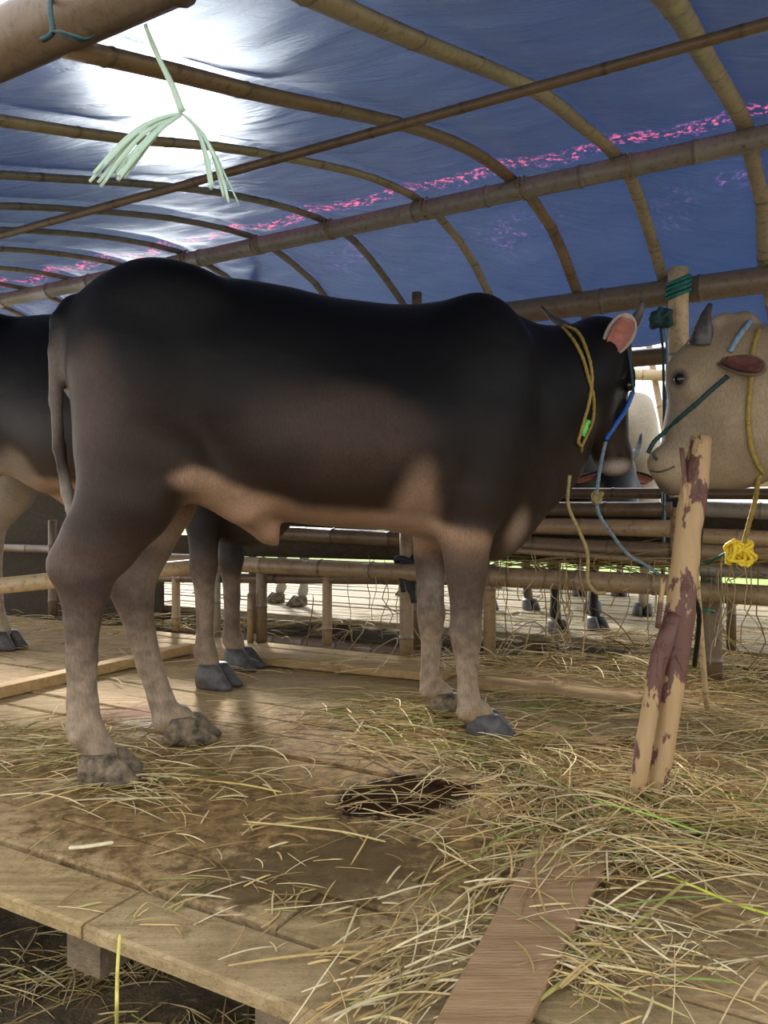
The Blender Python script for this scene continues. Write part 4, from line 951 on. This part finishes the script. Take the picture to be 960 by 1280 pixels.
# raffia hanging from the front beam
Yr = 1.27; rk = empty('raffia_string', tuple(at(228, 140, Yr))); tag(rk, 'pale green raffia string hanging from the front beam, ends split like a tassel', 'string')
def raf(name, pts, wid, th=.25):
    P_ = to_base(smooth_path([at(a, b, Yr+d) for a, b, d in pts], 16), rk.location); n = len(P_)
    wl = [float(np.interp(i/(n-1)*(len(wid)-1), range(len(wid)), wid)) for i in range(n)]
    V_, F_, K = tube(P_, wl, 8, th, flat_dir=(0, 1, 0.2)); V_ = [v_+Vector((0, noise.noise(v_*60)*.003, noise.noise(v_*60)*.002)) for v_ in V_]; return meshobj(name, V_, F_, M['raffia'], rk)
raf('cord', [(181, 30, -.02), (196, 68, 0), (212, 100, 0), (228, 140, 0)], [.003, .0045, .005, .006])
random.seed(5)
for pth, nn, w0, sp_ in (([(228, 142), (205, 148), (175, 165), (150, 190), (122, 224)], 5, .0035, 7), ([(228, 142), (200, 160), (172, 190), (148, 220)], 6, .0042, 7), ([(228, 142), (245, 162), (256, 195), (263, 238)], 4, .0028, 5), ([(228, 142), (250, 162), (270, 200), (283, 248)], 4, .0028, 5), ([(228, 142), (262, 180), (285, 225), (300, 256)], 1, .0015, 2)):
    for q in range(nn):
        jx, jy = random.gauss(0, 1), random.gauss(0, 1); m_ = len(pth)-1
        raf('strand', [(a+jx*sp_*.6*i/m_, b+jy*sp_*.9*i/m_, random.uniform(-.01, .01)*i/m_) for i, (a, b) in enumerate(pth)], [w0*.7, w0*.8, w0, w0*1.15, w0*.8])
bc = W(0, 0, 0)
tp = at(70, 45, 1.30)
pa = onv(62, -10, .82); 
tag(rope('beam_tie', [at(62, -12, 1.27), at(63, 15, 1.235), at(66, 38, 1.23), at(60, 46, 1.225), at(52, 50, 1.23)], .0045, M['rope_darkgreen']), 'dark green tie around the thick front beam', 'tie')
V_, F_, K = tube(to_base(smooth_path([at(66, 40, 1.225), at(85, 44, 1.215), at(105, 50, 1.22), at(120, 44, 1.23)], 12), (0, 0, 0)), [.003, .006, .009, .010, .008, .009, .010, .009, .007, .006, .004, .003, .002], 8, .4)
tag(meshobj('tie_tail', V_, F_, M['rope_darkgreen']), 'loose shiny dark plastic tail of the tie on the front beam', 'tie')
# string ties where the hoops cross the purlin
for aC in RIBS[4:10]:
    c = W(ribv(aC, 2.9)+.03, 2.9, 1.98)-bC.location
    P_ = [c+Vector((CT, -ST, 0))*(.0025*i)+Vector((ST, CT, 0))*(.044*math.cos(i*.8))+Vector((0, 0, .044*math.sin(i*.8))) for i in range(18)]
    rope('string_tie', P_, .0028, M['rope_tan'], bC, n=80, sides=5)
# ------------------------------------------------------------------ straw
S_COL = [(.56, .40, .16), (.64, .49, .24), (.44, .30, .12), (.70, .58, .34), (.28, .18, .075), (.30, .30, .08), (.20, .25, .06), (.44, .38, .14)]
def stalk(p, ang, L, wd, col, lift, curl, parts, pitch=0.0, flatn=False):
    n = 5; pts = []; a = ang; q = Vector(p)
    for i in range(n+1):
        t = i/n; pts.append(Vector((q.x, q.y, q.z+lift*math.sin(math.pi*t)*L*.5+pitch*t*L)))
        a += curl/n*random.uniform(.4, 1.6); q = q+Vector((math.cos(a), math.sin(a), 0))*(L/n)
    V_, F_, K = tube(pts, [wd*.7]+[wd]*(n-1)+[wd*.3], 3, col=col); parts.append((V_, F_, K))
def litter(name, label, zones, seed, z=0.004, green=0.08, floor_z=0.0):
    random.seed(seed); parts = []
    for (cx, cy, rx, ry, cnt, Lm, ang0, spread, hgt) in zones:
        for _ in range(cnt):
            while True:
                u, v = random.gauss(0, .55), random.gauss(0, .5)
                px, py = cx+u*rx, cy+v*ry
                if py > 742: break
            g = fl(px, py, floor_z); a = ang0+random.gauss(0, spread); L = Lm*random.uniform(.4, 1.5)
            av = ST*g.x+CT*g.y
            if floor_z == 0.0 and av < 0.92: continue
            c = random.choice(S_COL[5:]) if random.random() < green else random.choice(S_COL[:5]); br_ = random.uniform(.6, 1.15); c = tuple(x*br_ for x in c)
            stalk(g+Vector((-math.cos(a)*L/2, -math.sin(a)*L/2, z+random.random()*hgt)), a, L, random.choice((.0008, .0011, .0015, .0021)), c, random.uniform(0, .12), random.gauss(0, .28) if random.random() < .8 else random.gauss(0, 1.3), parts)
    V_, F_, K = multi(parts); o = meshobj(name, V_, F_, M['straw'], None, False, np.array(K)); tag(o, label, 'straw', kind='stuff'); return o
PI = math.pi
litter('straw_litter', 'heap of dry straw and greenish hay around the foot of the leaning branch', [
    (800, 1010, 230, 60, 620, .20, -.2, .9, .035), (690, 1010, 90, 90, 300, .17, 1.2, .5, .035), (860, 1060, 170, 50, 330, .20, -.2, .6, .03), (900, 930, 150, 70, 420, .20, .1, .9, .025),
    (930, 870, 120, 35, 300, .2, .1, .9, .05), (640, 1110, 90, 50, 60, .14, .9, .5, .02), (820, 1000, 60, 40, 200, .15, 1.3, .9, .05)], 11, green=.12)
litter('straw_litter', 'greenish hay scattered around the front hooves of the dark bull', [
    (520, 895, 110, 28, 330, .20, -.3, .7, .03), (600, 940, 130, 24, 260, .24, -.35, .35, .02), (700, 885, 110, 30, 180, .22, -.1, .7, .02), (480, 900, 60, 25, 60, .2, -.2, .5, .02)], 12, green=.25)
litter('straw_litter', 'yellow straw strewn around the hind hooves at left', [
    (90, 940, 170, 45, 190, .20, .1, .8, .012), (150, 985, 120, 35, 100, .18, .2, .7, .015), (300, 950, 170, 60, 60, .2, .2, .5, .006), (60, 920, 120, 20, 80, .22, 0, .4, .01)], 13, green=.12)
litter('straw_litter', 'thin straw bits spread over the bare front planks', [
    (400, 1000, 300, 110, 170, .10, .1, .9, .003), (300, 1130, 300, 60, 80, .07, .3, .9, .003), (850, 1180, 220, 90, 150, .16, .3, 1.0, .008), (520, 1190, 110, 60, 70, .16, .7, .4, .008), (500, 1250, 100, 30, 50, .14, .8, .3, .01), (760, 1210, 90, 50, 130, .10, -.5, .9, .02)], 14)
litter('straw_litter', 'pale straw piled along the foot of the fence', [
    (640, 838, 330, 14, 420, .2, -.4, .8, .05), (830, 848, 160, 14, 360, .22, -.4, .9, .07), (160, 786, 230, 14, 320, .2, -.5, .9, .05), (120, 830, 180, 25, 80, .2, -.3, .6, .01)], 15)
litter('straw_litter', 'sparse dry stalks lying on the far platform', [(600, 770, 420, 14, 260, .25, -.4, .8, .01), (850, 800, 200, 18, 300, .25, -.4, .8, .02)], 16)
litter('dirt_debris', 'dead stalks and rubbish on the dark dirt below the platform edge', [(120, 1225, 260, 60, 420, .13, .3, 1.2, .01), (260, 1300, 200, 40, 120, .15, .3, 1.2, .01)], 17, z=.0, green=.1, floor_z=-.49)
# straw and tangled stems hanging in the dark gap behind the fence
random.seed(21); parts = []
for k in range(420):
    px = random.uniform(560, 1000) if random.random() < .8 else random.uniform(300, 600); v = random.uniform(3.38, 4.2); p = onv(px, 700, v); p.z = random.uniform(-.45, -.05)
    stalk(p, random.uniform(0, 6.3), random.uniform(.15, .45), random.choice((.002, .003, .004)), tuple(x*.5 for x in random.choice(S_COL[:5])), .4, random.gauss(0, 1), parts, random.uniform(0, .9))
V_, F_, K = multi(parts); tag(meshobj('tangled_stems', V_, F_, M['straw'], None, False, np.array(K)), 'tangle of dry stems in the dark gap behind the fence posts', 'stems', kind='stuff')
parts = []
for px in list(np.random.uniform(430, 500, 6))+list(np.random.uniform(620, 830, 22))+list(np.random.uniform(870, 960, 14))+list(np.random.uniform(690, 712, 8)):
    top = onv(px, random.uniform(690, 728), 3.22); L = random.uniform(.10, .42); pts = [top+Vector((random.gauss(0, .03)*t, random.gauss(0, .01), -L*t)) for t in (0, .25, .5, .75, 1)]
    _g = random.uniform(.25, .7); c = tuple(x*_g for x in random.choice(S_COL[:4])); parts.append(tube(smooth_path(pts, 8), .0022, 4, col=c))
for px in np.random.uniform(600, 1000, 160):
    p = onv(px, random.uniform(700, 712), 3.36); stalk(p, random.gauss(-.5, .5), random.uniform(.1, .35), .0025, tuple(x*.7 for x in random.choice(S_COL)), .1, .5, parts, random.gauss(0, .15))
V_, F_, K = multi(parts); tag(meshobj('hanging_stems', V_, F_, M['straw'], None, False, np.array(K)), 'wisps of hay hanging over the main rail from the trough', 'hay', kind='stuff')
# single long stalks
def single(label, pts, r, col, name='straw_stalk'):
    P_ = smooth_path([Vector(q) for q in pts], 24); V_, F_, K = tube(P_, [r*(.6 if i in (0, 24) else 1) for i in range(25)], 6, .6, col=col)
    tag(meshobj(name, V_, F_, M['straw'], None, True, np.array(K)), label, 'stalk')
G = lambda x, y, z=.012: fl(x, y, z)
single('long bright yellow-green stalk at the right edge, right of the loose board', [G(800, 1082), G(860, 1105), G(920, 1130), G(985, 1150)], .0035, (.55, .62, .08))
single('green stalk running across the straw just in front of the leaning branch', [G(728, 998, .03), G(800, 1015, .05), G(860, 1035, .04), G(905, 1052, .02)], .003, (.30, .50, .08))
single('long yellow stalk lying right of the near hind hoof', [G(172, 968), G(240, 974), G(300, 980), G(352, 990)], .0035, (.62, .48, .16))
single('long olive stem crossing diagonally at lower right', [G(662, 1258), G(740, 1200), G(800, 1150), G(862, 1098)], .0045, (.36, .32, .10))
single('thin yellow stem standing up from dirt beneath the platform edge at left', [fl(147, 1350, -.46), at(146, 1270, 1.15), at(147, 1210, 1.2), at(150, 1168, 1.22)], .0028, (.60, .52, .14))
single('straight straw crossing the stained planks at centre', [G(308, 1027), G(370, 1033), G(430, 1040), G(482, 1052)], .003, (.60, .46, .20))
single('pale flat chip of straw on the planks left of centre', [G(86, 1060), G(110, 1058), G(142, 1053)], .006, (.72, .62, .40))
